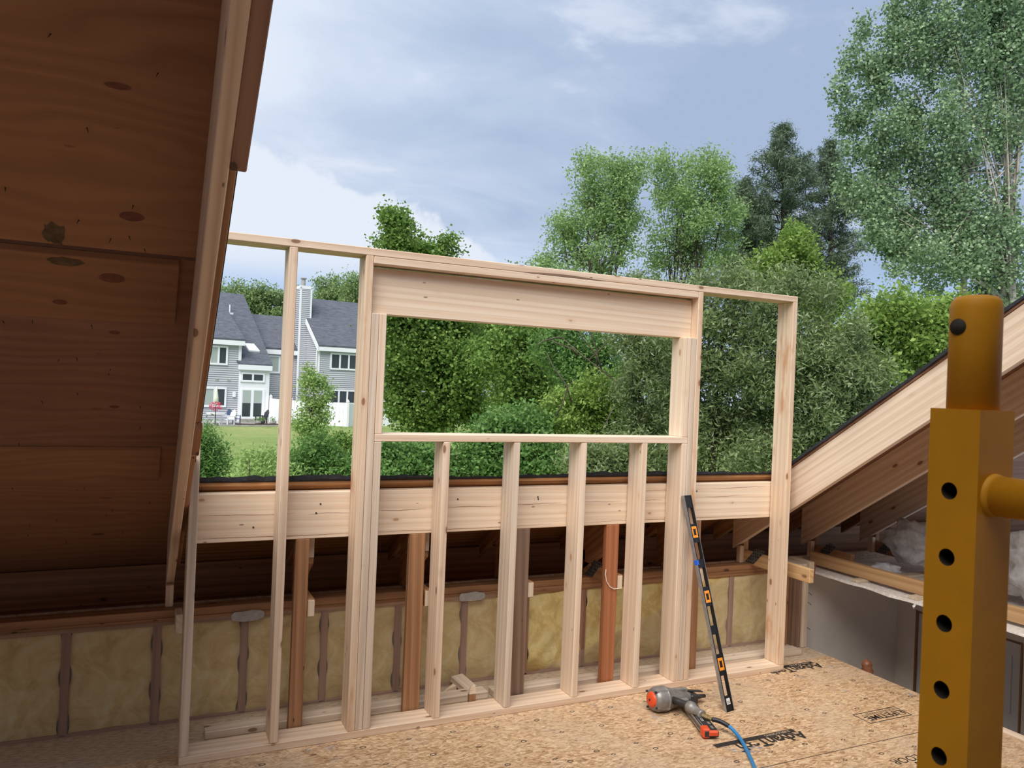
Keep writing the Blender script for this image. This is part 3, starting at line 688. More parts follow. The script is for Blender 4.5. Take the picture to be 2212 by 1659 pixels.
# turned wooden knob below the floor edge
o = thing('stair_finial', 'turned brown wooden finial rising beyond the floor edge', 'finial', (4.32, -.03, -.5))
lathe('turned_body', [(-.5, .03), (-.12, .03), (-.10, .045), (-.07, .03), (-.04, .042), (-.02, .03), (.0, .036), (.02, .026), (.035, .008)], 'turned_wood', o, frame_axes((4.32, -.06, -.02), (0, .10, 1), (1, 0, 0)), 16)
tube('pin', [(4.30, -.06, -.055), (4.29, -.13, -.06)], [.008, .008], 'turned_wood', o, 8)

# ================================================================ SCAFFOLD
sca = thing('scaffold_frame', 'yellow steel scaffold upright with punched holes in the foreground', 'scaffold', (.395, -3.39, 0))
x0, x1, y0, y1, zt = .375, .4155, -3.410, -3.3695, 1.776
b_ = MB()
hz = [1.713-.0508*k for k in range(34)]; hc = (y0+y1)/2+.002; hr = .0066
def cell(z0, z1, zc):
    angs = sorted([2*math.pi*k/20 for k in range(20)]+[math.atan2(a, b) % (2*math.pi) for a in (z0-zc, z1-zc) for b in (y0-hc, y1-hc)])
    n = len(angs); out, inn, dp = [], [], []
    for q in angs:
        c, s = math.cos(q), math.sin(q); k = min([(((y1 if c > 0 else y0)-hc)/c) if abs(c) > 1e-9 else 9, (((z1 if s > 0 else z0)-zc)/s) if abs(s) > 1e-9 else 9])
        out.append((x0, hc+c*k, zc+s*k)); inn.append((x0, hc+c*hr, zc+s*hr)); dp.append((x0+.022, hc+c*hr, zc+s*hr))
    b_.add(out+inn, [(k, (k+1) % n, n+(k+1) % n, n+k) for k in range(n)])
    return inn, dp
disc = MB(); prev = zt
for kk, zc in enumerate(hz):
    lo = (zc+hz[kk+1])/2 if kk+1 < len(hz) else 0.0
    inn, dp = cell(lo, prev, zc); n = len(dp); disc = MB(); disc.add(inn+dp, [(k, (k+1) % n, n+(k+1) % n, n+k) for k in range(n)]+[tuple(range(n, 2*n))]); disc.build('punched_hole', 'hole_shade', sca, T(.395, -3.39, zc)); prev = lo
b_.add([(x0, y0, 0), (x1, y0, 0), (x1, y1, 0), (x0, y1, 0), (x0, y0, zt), (x1, y0, zt), (x1, y1, zt), (x0, y1, zt)], [(0, 1, 5, 4), (1, 2, 6, 5), (2, 3, 7, 6), (4, 5, 6, 7)])
b_.build('square_tube', 'scaffold_yellow', sca, T(.395, -3.39, 0))
pr = lathe('coupling_pin', [(-.02, .0182), (.078, .0182), (.0835, .0172), (.087, .0145), (.088, .010)], 'scaffold_yellow', sca, frame_axes((.3955, -3.390, zt), (0, 0, 1), (1, 0, 0)), 40)
lathe('pin_hole', [(0, .0064), (.0012, .0064)], 'hole_shade', pr, frame_axes((.3955-.0186, -3.388, zt+.063), (1, 0, 0), (0, 1, 0)), 24)  # flat dark disc painted for the shade of the hole
tube('side_rail', [(.395, -3.408, 1.712), (.395, -4.2, 1.712)], .0150, 'scaffold_yellow', sca, 24)
tube('weld_bead', [(.395, -3.406, 1.712), (.395, -3.414, 1.712)], [.0178, .0155], 'scaffold_yellow', sca, 24)

# ================================================================ LEVEL
foot, head = Vector((2.845, -.378, 0)), Vector((2.772, -.016, 1.163))
ax = (head-foot).normalized(); wd = (Vector((1, .12, 0))-ax*Vector((1, .12, 0)).dot(ax)).normalized(); nd = wd.cross(ax)
lv = thing('spirit_level', 'black spirit level with orange vials leaning on the right king stud', 'level', foot)
lf = frame_axes(foot+ax*.61, ax, wd); LL = 1.22
slots = [(.06, .14), (.23, .31), (.35, .44), (.53, .62), (.66, .75), (.845, .935)]
vials = [.18, .487, .795]
fm = MB()
for s in (-1, 1): fm.box((-.61, .61), (s*.0295-.0055*(s > 0)-(.0 if s > 0 else 0), s*.0295+.0055*(s < 0)) if s > 0 else (-.0295, -.021), (-.0115, .0115))
prev = 0
for a, b in slots+[(1, 1)]:
    fm.box((.61-a*LL, .61-prev*LL), (-.022, .025), (-.009, .009)); prev = b
fm.build('frame', 'level_black', lv, lf, local=True)
for s in (-1, 1): m_ = MB(); m_.box((-.61, .61), (s*.0298-.001, s*.0298+.001), (-.0125, .0125)); m_.build('edge_rail', 'aluminium', lv, lf, local=True)
for e in (-.611, .607): m_ = MB(); m_.box((e, e+.004), (-.030, .030), (-.0125, .0125)); m_.build('end_cap', 'level_black', lv, lf, local=True)
for q in vials:
    xc = .61-q*LL; m_ = MB()
    for xr_, yr_ in (((-.034, -.018), (-.019, .021)), ((.018, .034), (-.019, .021)), ((-.018, .018), (-.019, -.010)), ((-.018, .018), (.012, .021))): m_.box((xc+xr_[0], xc+xr_[1]), yr_, (-.0125, .0125))
    vo = m_.build('vial_holder', 'vial_orange', lv, lf, .002, local=True)
    v, f = lathe_vf([(-.018, .0055), (.018, .0055)], 12); mk('vial', [(xc+a, b+.001, c) for a, b, c in v], f, 'vial_glass', vo, lf, local=True, smooth=True)
m_ = MB(); m_.box((.61-.335*LL, .61-.312*LL), (-.0312, -.018), (-.0135, .0130)); m_.build('blue_tape', 'tape_blue', lv, lf, local=True)
m_ = MB(); m_.box((-.575, -.543), (-.014, .012), (.0117, .0122)); m_.box((-.575, -.543), (-.014, .012), (-.0122, -.0092)); st = m_.build('sticker', 'sticker', lv, lf, local=True)
m_ = MB()
for i in range(5): m_.box((-.571, -.556), (-.011+i*.0044, -.0092+i*.0044), (-.0125, -.0121)); m_.box((-.571, -.556), (-.011+i*.0044, -.0092+i*.0044), (.0121, .0125))
m_.build('sticker_print', 'ink', st, lf, local=True)

# ================================================================ NAIL GUN AND HOSE
ng = thing('nail_gun', 'grey framing nail gun with an orange cap lying on the floor', 'nail gun', (2.52, -.30, 0))
hf = frame_axes((2.412, -.243, .070), (1, .02, -.085), (0, 1, 0))
lathe('cylinder_body', [(0, .050), (.010, .060), (.028, .067), (.075, .068), (.088, .064), (.15, .052), (.21, .040), (.255, .028), (.272, .022)], 'tool_grey', ng, hf, 32)
cp = lathe('end_cap', [(-.014, .026), (-.010, .036), (-.002, .042), (.006, .044)], 'tool_orange', ng, hf, 28)
lathe('cap_bolt', [(-.018, .006), (-.012, .006)], 'tool_dark', cp, hf, 10)
for q in (30, 120, 210, 300):
    m_ = MB(); c, s = math.cos(R(q)), math.sin(R(q)); m_.tube([(.004, .058*c, .058*s), (.085, .067*c, .067*s)], .0075, 8); m_.build('cap_screw_boss', 'tool_grey', ng, hf, local=True)
    m_ = MB(); m_.tube([(-.006, .058*c, .058*s), (.005, .058*c, .058*s)], .006, 8); m_.build('cap_screw', 'tool_dark', ng, hf, local=True)
lathe('body_ring', [(.072, .0685), (.077, .0705), (.088, .068), (.091, .062)], 'tool_grey', ng, hf, 32)
m_ = MB(); m_.box((.10, .24), (-.012, .012), (.018, .056)); m_.build('body_rib', 'tool_grey', ng, hf, .006, local=True)
m_ = MB(); m_.box((.09, .22), (-.058, -.030), (-.014, .014)); m_.build('handle_root', 'tool_grey', ng, hf, .008, local=True)
tube('handle', [(2.515, -.285, .072), (2.538, -.325, .071), (2.556, -.37, .069), (2.560, -.40, .067)], [.021, .018, .018, .021], 'tool_dark', ng, 16)
lathe('handle_end', [(-.012, .022), (.0, .031), (.022, .033), (.034, .029), (.040, .025), (.095, .023), (.100, .026), (.108, .025), (.110, .016)], 'tool_grey', ng, frame_axes((2.558, -.385, .068), (.03, -1, -.05), (1, 0, 0)), 24)
lathe('air_fitting', [(0, .011), (.018, .011), (.019, .014), (.034, .014), (.035, .010), (.058, .010)], 'brass', ng, frame_axes((2.562, -.494, .0635), (.36, -1, -.08), (1, 0, 0)), 6, False)
box('nose', (2.665, 2.715), (-.275, -.215), (.012, .070), 'tool_dark', ng, .008)
tube('nose_tip', [(2.70, -.245, .045), (2.785, -.240, .040)], [.016, .010], 'tool_dark', ng, 8)
beam('contact_arm', (2.655, -.225, .082), (2.775, -.222, .062), (0, 1, 0), .03, .006, 'tool_dark', ng, .002)
mg = beam('magazine', (2.652, -.235, .032), (2.507, -.640, .030), (.94, -.33, 0), .074, .030, 'tool_dark', ng, .003)
mf = WM[mg.name]
for yy in ((-.0395, -.0365), (-.027, -.024)): m_ = MB(); m_.box((-.20, .205), yy, (-.010, .0165)); m_.box((-.20, .205), yy, (-.0165, .010)); m_.build('magazine_rail', 'aluminium', mg, mf, local=True)
m_ = MB()
for xr_, yr_ in (((.02, .09), (-.012, -.0095)), ((.02, .09), (-.003, -.0005)), ((.02, .0225), (-.012, -.0005)), ((.0875, .09), (-.012, -.0005))): m_.box(xr_, yr_, (-.0158, .0158))
m_.build('magazine_label', 'sticker', mg, mf, local=True)
for a in (.035, .10, .15): m_ = MB(); m_.box((a, a+.03), (.010, .024), (-.0158, .0158)); m_.build('magazine_window', 'aluminium', mg, mf, local=True)
m_ = MB(); m_.box((.160, .212), (-.046, -.006), (-.024, .026)); m_.box((.198, .218), (-.02, .038), (-.013, .017)); m_.build('pusher', 'tool_orange', ng, mf, .007, local=True)
box('foot', (2.500, 2.515), (-.625, -.605), (0, .02), 'tool_dark', ng, .002)
tube('trigger', [(2.560, -.300, .058), (2.585, -.325, .054), (2.586, -.352, .056)], .006, 'tool_dark', ng, 8)
hs = thing('air_hose', 'blue air hose with a black sleeve leading from the nail gun', 'hose', (2.6, -.7, 0))
def bez(pts, n=24):
    P = [Vector(p) for p in pts]; out = []
    for i in range(len(P)-1):
        a, b = P[max(i-1, 0)], P[i]; c, d_ = P[i+1], P[min(i+2, len(P)-1)]
        for k in range(n):
            s = k/n; out.append(.5*((2*b)+(c-a)*s+(2*a-5*b+4*c-d_)*s*s+(3*b-a-3*c+d_)*s**3))
    out.append(P[-1]); return out
hp_ = [(2.585, -.546, .058), (2.614, -.575, .054), (2.638, -.622, .041), (2.641, -.678, .023), (2.615, -.755, .011), (2.552, -.869, .010), (2.493, -.965, .010), (2.40, -1.10, .010), (2.2, -1.3, .010), (1.8, -1.55, .010), (1.2, -1.9, .010)]
pth = bez(hp_, 10); tube('hose_line', pth[17:], .0095, 'hose_blue', hs, 12); tube('sleeve', pth[:20], .0118, 'hose_black', hs, 12)

# ================================================================ NEIGHBOURING HOUSES
HA = R(9); HO = Vector((7, 54, 0)); HF = Matrix.Translation(HO) @ Matrix.Rotation(HA, 4, 'Z')
GZ = -1.5
def hbox(mb, u, v, z): mb.box(u, v, z); return mb
def hpart(name, mb, material, parent, smooth=False): return mb.build(name, material, parent, HF, 0, smooth, local=True)
def siding(parent, u0, u1, z0, z1, v, lap=.15, top=None):
    mb = MB(); z_ = z0
    while z_ < z1-1e-6:
        zz = min(z_+lap, z1); mb.add([(u0, v-.055, z_), (u1, v-.055, z_), (u1, v-.004, zz), (u0, v-.004, zz), (u0, v, z_), (u1, v, z_)], [(0, 1, 2, 3), (0, 4, 5, 1)]); z_ = zz
    return hpart('siding', mb, 'siding_grey', parent)
def siding_side(parent, u, prof, lap=.15):
    """side wall facing -u; prof(z) gives the range of v"""
    mb = MB(); z_ = GZ
    while z_ < 8.2:
        a, b = prof(z_+lap*.5); zz = z_+lap
        if b > a: mb.add([(u-.055, a, z_), (u-.055, b, z_), (u-.004, b, zz), (u-.004, a, zz), (u, a, z_), (u, b, z_)], [(0, 1, 2, 3), (0, 4, 5, 1)])
        z_ = zz
    return hpart('siding', mb, 'siding_grey', parent)
def hwin(parent, u0, u1, z0, z1, v, n, fill='glass_dark', frame_w=.13, name='window'):
    mb = MB(); mb.box((u0, u1), (v-.09, v), (z0, z0+frame_w)); mb.box((u0, u1), (v-.09, v), (z1-frame_w, z1))
    wdt = (u1-u0-frame_w)/n
    for k in range(n+1): mb.box((u0+k*wdt, u0+k*wdt+frame_w), (v-.085, v), (z0, z1))
    o = hpart(name, mb, 'house_white', parent)
    for k in range(n):
        p = MB(); p.box((u0+k*wdt+frame_w, u0+(k+1)*wdt), (v-.05, v-.02), (z0+frame_w, z1-frame_w)); hpart('pane', p, fill if not isinstance(fill, list) else fill[k], o)
    return o
def prism_roof(name, parent, pts_low, pts_high, th=.14):
    vs = list(pts_low)+list(pts_high); vs2 = [(a, b, c+th) for a, b, c in vs]
    n = len(vs); mb = MB(); mb.add(vs+vs2, [(0, 1, 2, 3), (4, 7, 6, 5), (0, 4, 5, 1), (1, 5, 6, 2), (2, 6, 7, 3), (3, 7, 4, 0)])
    return hpart(name, mb, 'shingles', parent)
def obj_at(u, v, z): return HF @ Vector((u, v, z))
h1 = thing('townhouse', 'grey townhouse with glass patio doors and dark roof', 'house', obj_at(-2, 0, GZ), HA)
siding(h1, -7.5, -1.52, GZ, 3.9, 0)
m_ = MB(); m_.box((-7.5, .6), (.01, 9), (GZ, 2.5)); m_.box((-7.5, -1.5), (.012, 8), (2.5, 3.9)); m_.box((-7.5, 0), (3.5, 8), (3.9, 5.2)); hpart('wall', m_, 'siding_grey', h1)
m_ = MB(); m_.box((-1.54, .62), (-.06, .02), (GZ, 2.25)); hpart('entry_wall', m_, 'house_white', h1)
m_ = MB(); m_.box((-1.60, .72), (-.32, .0), (2.2, 2.55)); hpart('entry_eave', m_, 'house_white', h1)
m_ = MB(); m_.box((-7.6, -1.28), (-.35, .0), (3.88, 4.22)); hpart('wing_eave', m_, 'house_white', h1)
m_ = MB(); m_.box((-1.62, -1.42), (-.06, .0), (2.6, 3.9)); hpart('corner_board', m_, 'house_white', h1)
prism_roof('wing_roof', h1, [(-7.6, -.35, 4.2), (-1.28, -.35, 4.2)], [(-2.0, 4.2, 7.35), (-7.6, 4.2, 7.35)])
prism_roof('main_roof', h1, [(-1.5, -.30, 2.5), (.72, -.30, 2.5)], [(.30, 6.6, 8.05), (-7.6, 6.6, 8.05)])
prism_roof('rear_roof', h1, [(.30, 6.6, 8.05), (-7.6, 6.6, 8.05)], [(-7.6, 10, 5.0), (.5, 10, 5.0)])
m_ = MB(); m_.add([(.60, 0, 2.4), (.60, 9, 2.4), (.28, 6.6, 7.95), (.60, -.05, 2.45)], [(0, 1, 2)]); hpart('gable_wall', m_, 'siding_grey', h1)
hwin(h1, -3.60, -2.35, 2.45, 3.79, -.03, 2, ['curtain', 'glass_dark']); hwin(h1, -3.95, -2.34, -.48, .90, -.03, 2, ['curtain', 'glass_dark'])
hwin(h1, -1.42, .26, 1.34, 2.02, -.06, 2)
dr = MB(); dr.box((-1.36, .32), (-.10, -.05), (-1.25, .86)); do = hpart('patio_doors', dr, 'house_white', h1)
for u in (-1.24, -.46):
    p = MB(); p.box((u, u+.56), (-.125, -.10), (-.15, .76)); hpart('pane', p, 'curtain', do); p = MB(); p.box((u, u+.56), (-.124, -.10), (-1.1, -.15)); hpart('pane', p, 'glass_dark', do)
m_ = MB(); m_.add([(-.90, 1.38, 4.02), (-.20, 1.38, 4.02), (.08, .78, 3.50), (-.68, .78, 3.50), (-.90, 1.34, 4.14), (-.20, 1.34, 4.14), (.08, .74, 3.62), (-.68, .74, 3.62)], BF[:0]+[(4, 7, 6, 5), (0, 4, 5, 1), (1, 5, 6, 2), (2, 6, 7, 3), (3, 7, 4, 0)]); hpart('skylight', m_, 'house_white', h1)
m_ = MB(); m_.tube([(-1.2, 4.6, 6.3), (-1.2, 4.6, 7.1)], .05, 8); m_.box((-1.4, -1.0), (4.3, 4.6), (6.35, 6.5)); hpart('roof_vent', m_, 'house_white', h1)
m_ = MB(); m_.box((-1.92, -1.72), (-.12, 0), (.25, .62)); hpart('wall_box', m_, 'house_white', h1)
for u in (-3.1, -2.3): m_ = MB(); m_.box((u, u+.22), (-.05, 0), (1.3, 1.52)); hpart('wall_vent', m_, 'stone_grey', h1)
m_ = MB(); m_.box((-1.4, .2), (-1.2, -.05), (GZ, -1.25)); hpart('door_step', m_, 'stone_grey', h1)
# link between the houses
siding(h1, .60, 4.2, GZ, 3.6, 3); m_ = MB(); m_.box((.6, 4.2), (3.01, 10), (GZ, 3.9)); hpart('link_wall', m_, 'siding_grey', h1)
m_ = MB(); m_.box((.7, 4.2), (2.7, 3.0), (3.5, 3.86)); hpart('link_eave', m_, 'house_white', h1)
prism_roof('link_roof', h1, [(.5, 2.7, 3.84), (4.2, 2.7, 3.84)], [(4.2, 7, 6.6), (.5, 7, 6.6)])
hwin(h1, 1.32, 2.28, 2.05, 3.42, 2.97, 1, ['curtain'])
h2 = thing('townhouse', 'grey townhouse with a tall sided chimney', 'house', obj_at(7, 0, GZ), HA)
siding(h2, 4.18, 9.9, GZ, 3.9, 0); m_ = MB(); m_.box((4.18, 9.9), (.01, 10), (GZ, 4.0)); hpart('wall', m_, 'siding_grey', h2)
siding_side(h2, 4.17, lambda z_: (0, 10) if z_ < 4.0 else ((z_-4.0)*1.2, 10-(z_-4.0)*1.2))
m_ = MB(); m_.box((4.08, 4.30), (-.07, .02), (GZ, 3.9)); m_.box((4.08, 4.14), (-.07, .2), (GZ, 3.9)); hpart('corner_board', m_, 'house_white', h2)
m_ = MB(); m_.box((4.05, 9.9), (-.35, 0), (3.86, 4.2)); hpart('eave_board', m_, 'house_white', h2)
prism_roof('front_roof', h2, [(4.05, -.35, 4.16), (9.9, -.35, 4.16)], [(9.9, 5, 8.1), (4.05, 5, 8.1)])
prism_roof('back_roof', h2, [(4.05, 5, 8.1), (9.9, 5, 8.1)], [(9.9, 10.3, 4.0), (4.05, 10.3, 4.0)])
for a, b in (((-.35, 4.1), (5, 8.05)), ((10.3, 4.0), (5, 8.05))):
    m_ = MB(); m_.add([(4.0, a[0], a[1]-.3), (4.0, b[0], b[1]-.3), (4.0, b[0], b[1]+.12), (4.0, a[0], a[1]+.12), (4.08, a[0], a[1]-.3), (4.08, b[0], b[1]-.3), (4.08, b[0], b[1]+.12), (4.08, a[0], a[1]+.12)], [(0, 1, 2, 3), (7, 6, 5, 4), (0, 4, 5, 1), (2, 6, 7, 3), (0, 3, 7, 4), (1, 5, 6, 2)]); hpart('rake_board', m_, 'house_white', h2)
m_ = MB(); m_.box((3.55, 4.42), (2.62, 4.0), (GZ, 8.75)); ch = hpart('chimney', m_, 'siding_grey', h2)
mb = MB(); z_ = GZ
while z_ < 8.6:
    mb.add([(3.55, 2.57, z_), (4.42, 2.57, z_), (4.42, 2.616, z_+.15), (3.55, 2.616, z_+.15), (3.55, 2.62, z_), (4.42, 2.62, z_)], [(0, 1, 2, 3), (0, 4, 5, 1)]); mb.add([(3.50, 2.62, z_), (3.50, 4, z_), (3.546, 4, z_+.15), (3.546, 2.62, z_+.15), (3.55, 2.62, z_), (3.55, 4, z_)], [(0, 3, 2, 1), (0, 4, 5, 1)]); z_ += .15
hpart('siding', mb, 'siding_grey', ch)
m_ = MB(); m_.box((3.49, 3.62), (2.56, 2.66), (GZ, 8.8)); m_.box((4.32, 4.44), (2.56, 2.66), (4.5, 8.8)); m_.box((3.49, 4.46), (2.56, 4.05), (8.66, 8.9)); hpart('corner_board', m_, 'house_white', ch)
m_ = MB(); m_.tube([(3.95, 3.3, 8.9), (3.95, 3.3, 9.45)], .17, 12); m_.tube([(3.95, 3.3, 9.5), (3.95, 3.3, 9.58)], .24, 12); hpart('flue', m_, 'stone_grey', ch)
hwin(h2, 5.09, 7.36, 2.5, 3.78, -.03, 3); hwin(h2, 5.15, 7.30, -.10, 1.02, -.03, 3)
m_ = MB(); m_.tube([(8.6, 3.2, 6.2), (8.6, 3.2, 7.2)], .05, 8); m_.box((8.4, 8.8), (2.9, 3.2), (6.45, 6.6)); hpart('roof_vent', m_, 'house_white', h2)
# fences
def fence(label, segs, z0, z1):
    o = thing('vinyl_fence', label, 'fence', obj_at(segs[0][0], segs[0][1], GZ), HA)
    for (a, b) in zip(segs[:-1], segs[1:]):
        A, B = Vector((a[0], a[1], 0)), Vector((b[0], b[1], 0)); n = max(1, int((B-A).length/.3))
        for k in range(n):
            p = A.lerp(B, k/n); q = A.lerp(B, (k+.94)/n); dd = (B-A).normalized(); nn = Vector((-dd.y, dd.x, 0))*.03
            m_ = MB(); m_.add([(*(p-nn).xy, z0), (*(q-nn).xy, z0), (*(q+nn).xy, z0), (*(p+nn).xy, z0), (*(p-nn).xy, z1), (*(q-nn).xy, z1), (*(q+nn).xy, z1), (*(p+nn).xy, z1)], [(0, 3, 2, 1), (4, 5, 6, 7), (0, 1, 5, 4), (1, 2, 6, 5), (2, 3, 7, 6), (3, 0, 4, 7)]); hpart('fence_board', m_, 'house_white', o)
    for s in segs:
        m_ = MB(); m_.box((s[0]-.08, s[0]+.08), (s[1]-.08, s[1]+.08), (z0, z1+.12)); m_.add([(s[0]-.1, s[1]-.1, z1+.12), (s[0]+.1, s[1]-.1, z1+.12), (s[0]+.1, s[1]+.1, z1+.12), (s[0]-.1, s[1]+.1, z1+.12), (s[0], s[1], z1+.30)], [(0, 3, 2, 1), (0, 1, 4), (1, 2, 4), (2, 3, 4), (3, 0, 4)]); hpart('fence_post', m_, 'house_white', o)
    return o
fence('white vinyl fence between the patio doors and the first stud', [(.75, -.1), (.95, -3.2)], GZ, .22)
fence('white vinyl privacy fence under the triple windows', [(2.2, -.2), (5.05, -4.0), (6.2, -3.2), (9.5, -3.0)], GZ-.05, .10)
# patio
pt = MB(); pt.box((-6.5, .6), (-4.2, -.1), (GZ-.1, GZ+.03)); po = hpart('patio', pt, 'stone_grey', None); tag(po, 'grey stone patio in front of the glass doors', kind='structure')
def round_top(mb, u, v, z_, r, th, n=20):
    mb.add([(u+r*math.cos(2*math.pi*k/n), v+r*math.sin(2*math.pi*k/n), zz) for zz in (z_, z_+th) for k in range(n)], [tuple(range(n))[::-1], tuple(range(n, 2*n))]+[(k, (k+1) % n, n+(k+1) % n, n+k) for k in range(n)])
tb = thing('patio_table', 'white round patio table under the closed parasol', 'table', obj_at(-3.7, -3, GZ), HA)
m_ = MB(); round_top(m_, -3.7, -3, -.80, .58, .05); hpart('table_top', m_, 'house_white', tb)
for q in range(4): m_ = MB(); c, s = math.cos(q*1.57+.6), math.sin(q*1.57+.6); m_.tube([(-3.7, -3, -1.1), (-3.7+.4*c, -3+.4*s, GZ)], .03, 6); hpart('leg', m_, 'house_white', tb)
um = thing('parasol', 'closed cream parasol standing in the patio table', 'parasol', obj_at(-3.7, -3, GZ), HA)
m_ = MB(); m_.tube([(-3.7, -3, GZ), (-3.7, -3, .95)], .03, 8); hpart('pole', m_, 'stone_grey', um); m_ = MB(); m_.tube([(-3.7, -3, -.2), (-3.7, -3, .3), (-3.7, -3, .9), (-3.7, -3, 1.0)], [.17, .14, .05, .02], 10); hpart('canopy', m_, 'canvas', um, True)
fb = thing('flower_basket', 'round pink flower basket in front of the parasol', 'flowers', obj_at(-3.95, -4.0, GZ), HA)
rg = random.Random(4); m_ = MB()
for k in range(160):
    a, b = rg.uniform(0, 6.28), rg.uniform(-1, 1); rr_ = .34; p = Vector((-3.95+rr_*math.cos(a)*math.sqrt(1-b*b)*1.15, -4.0+rr_*math.sin(a)*math.sqrt(1-b*b), -.27+rr_*b*.8)); s = .06
    m_.add([p+Vector((rg.uniform(-s, s), rg.uniform(-s, s), rg.uniform(-s, s))) for _ in range(4)], [(0, 1, 2), (0, 1, 3), (1, 2, 3), (0, 2, 3)])
hpart('blossoms', m_, 'flower_pink', fb)['kind'] = 'stuff'
m_ = MB(); m_.tube([(-3.95, -4.0, GZ), (-3.95, -4.0, -.3)], .025, 6); hpart('stand', m_, 'chair_dark', fb)
def adirondack(label, u, v, a, mt):
    o = thing('patio_chair', label, 'chair', obj_at(u, v, GZ), HA); c, s = math.cos(a), math.sin(a)
    def P(x, y, z_): return (u+x*c-y*s, v+x*s+y*c, GZ+z_)
    def hx(name, pts): m_ = MB(); m_.add([P(*p) for p in pts], BF); hpart(name, m_, mt, o)
    def bx(name, xr, yr, zr, sh=0): hx(name, [(x, y+sh*(z_-zr[0]), z_) for x in xr for y in yr for z_ in zr])
    bx('seat', (-.28, .28), (-.25, .25), (.32, .37)); 
    for k in range(5): bx('back_slat', (-.27+k*.11, -.17+k*.11), (.22, .26), (.34, 1.0-.06*abs(k-2)**1.5), .35)
    for sx_ in (-.34, .28): bx('armrest', (sx_, sx_+.06), (-.3, .3), (.55, .59)); bx('leg', (sx_, sx_+.06), (-.3, -.24), (0, .55)); bx('leg', (sx_, sx_+.06), (.2, .26), (0, .55))
adirondack('blue grey slatted patio chair beside the white table', -2.35, -2.3, .5, 'chair_blue')
adirondack('dark slatted patio chair in front of the glass doors', -.55, -2.5, -1.35, 'chair_dark')
adirondack('white slatted patio chair at the round table', -2.95, -3.3, -1.2, 'house_white')
for k, (u, v, r_, mt, lb) in enumerate(((-1.05, -3.4, .24, 'stone_grey', 'pale planter bowl on the patio edge'), (.0, -3.3, .24, 'stone_grey', 'planter with flowers near the fence end'), (-.66, -3.1, .20, 'chair_dark', 'dark planter before the dark patio chair'))):
    o = thing('planter', lb, 'planter', obj_at(u, v, GZ), HA)
    m_ = MB(); m_.tube([(u, v, GZ), (u, v, GZ+.16), (u, v, GZ+.3)], [r_*.6, r_, r_*.85], 12); hpart('pot', m_, mt, o)
    m_ = MB()
    for q in range(60):
        p = Vector((u+rg.gauss(0, .13), v+rg.gauss(0, .13), GZ+.38+rg.gauss(0, .09))); m_.add([p+Vector((rg.uniform(-.07, .07), rg.uniform(-.07, .07), rg.uniform(-.07, .07))) for _ in range(3)], [(0, 1, 2)])
    hpart('leaves', m_, 'leaf_fern', o)['kind'] = 'stuff'
m_ = MB(); m_.box((-2.6, .3), (-3.9, -3.6), (GZ, GZ+.10)); tag(hpart('garden_edging', m_, 'mulch', None), 'dark timber edging along the front of the patio', 'edging')

# ================================================================ TREES AND SHRUBS
def leaves_mesh(name, centers, rngs, per, spread, ln, wd, material, parent, frame, rs, droop=.0, upb=.5):
    n = len(centers)*per; C = np.repeat(centers, per, 0) + rs.normal(0, 1, (n, 3))*spread
    nrm = rs.normal(0, 1, (n, 3)); nrm[:, 2] += upb*1.5; nrm /= np.linalg.norm(nrm, axis=1)[:, None]
    a = rs.normal(0, 1, (n, 3)); a[:, 2] -= droop*2; a -= nrm*np.sum(a*nrm, 1)[:, None]; a /= np.linalg.norm(a, axis=1)[:, None]
    b = np.cross(nrm, a); s = rs.uniform(.65, 1.25, (n, 1))
    V = np.empty((n, 4, 3)); V[:, 0] = C-a*s*ln/2; V[:, 1] = C+b*s*wd/2-a*s*ln*.06+nrm*s*wd*.12; V[:, 2] = C+a*s*ln/2; V[:, 3] = C-b*s*wd/2-a*s*ln*.06+nrm*s*wd*.12
    o0 = np.array(frame.translation); V = (V-o0).reshape(-1, 3).astype(np.float32)
    me = bpy.data.meshes.new(name); me.vertices.add(n*4); me.vertices.foreach_set('co', V.ravel())
    me.loops.add(n*4); me.loops.foreach_set('vertex_index', np.arange(n*4, dtype=np.int32))
    me.polygons.add(n); me.polygons.foreach_set('loop_start', np.arange(0, n*4, 4, dtype=np.int32)); me.polygons.foreach_set('loop_total', np.full(n, 4, dtype=np.int32))
    me.update(calc_edges=True); me.materials.append(M[material])
    o = bpy.data.objects.new(name, me); place(o, frame, parent); o['kind'] = 'stuff'; return o
def blob_points(E, n, rs, lump=.35, hollow=.45):
    """points inside lumpy ellipsoids, denser towards their skin; E: list of (centre, (rx, ry, rz))"""
    wts = np.array([e[1][0]*e[1][2]+e[1][1]*e[1][2] for e in E]); wts = wts/wts.sum(); out = []
    for (c, r), q in zip(E, wts):
        m = max(4, int(n*q)); nb = max(9, int(14+m/45)); d = rs.normal(0, 1, (nb, 3)); d /= np.linalg.norm(d, axis=1)[:, None]
        sub = np.array(c)+d*np.array(r)*rs.uniform(.40, .95, (nb, 1)); sr = rs.uniform(.16, .40, nb)
        k = rs.randint(0, nb, m); dd = rs.normal(0, 1, (m, 3)); dd /= np.linalg.norm(dd, axis=1)[:, None]
        out.append(sub[k]+dd*np.array(r)*sr[k][:, None]*(hollow+(1-hollow)*rs.uniform(0, 1, (m, 1))**.5))
    return np.concatenate(out)
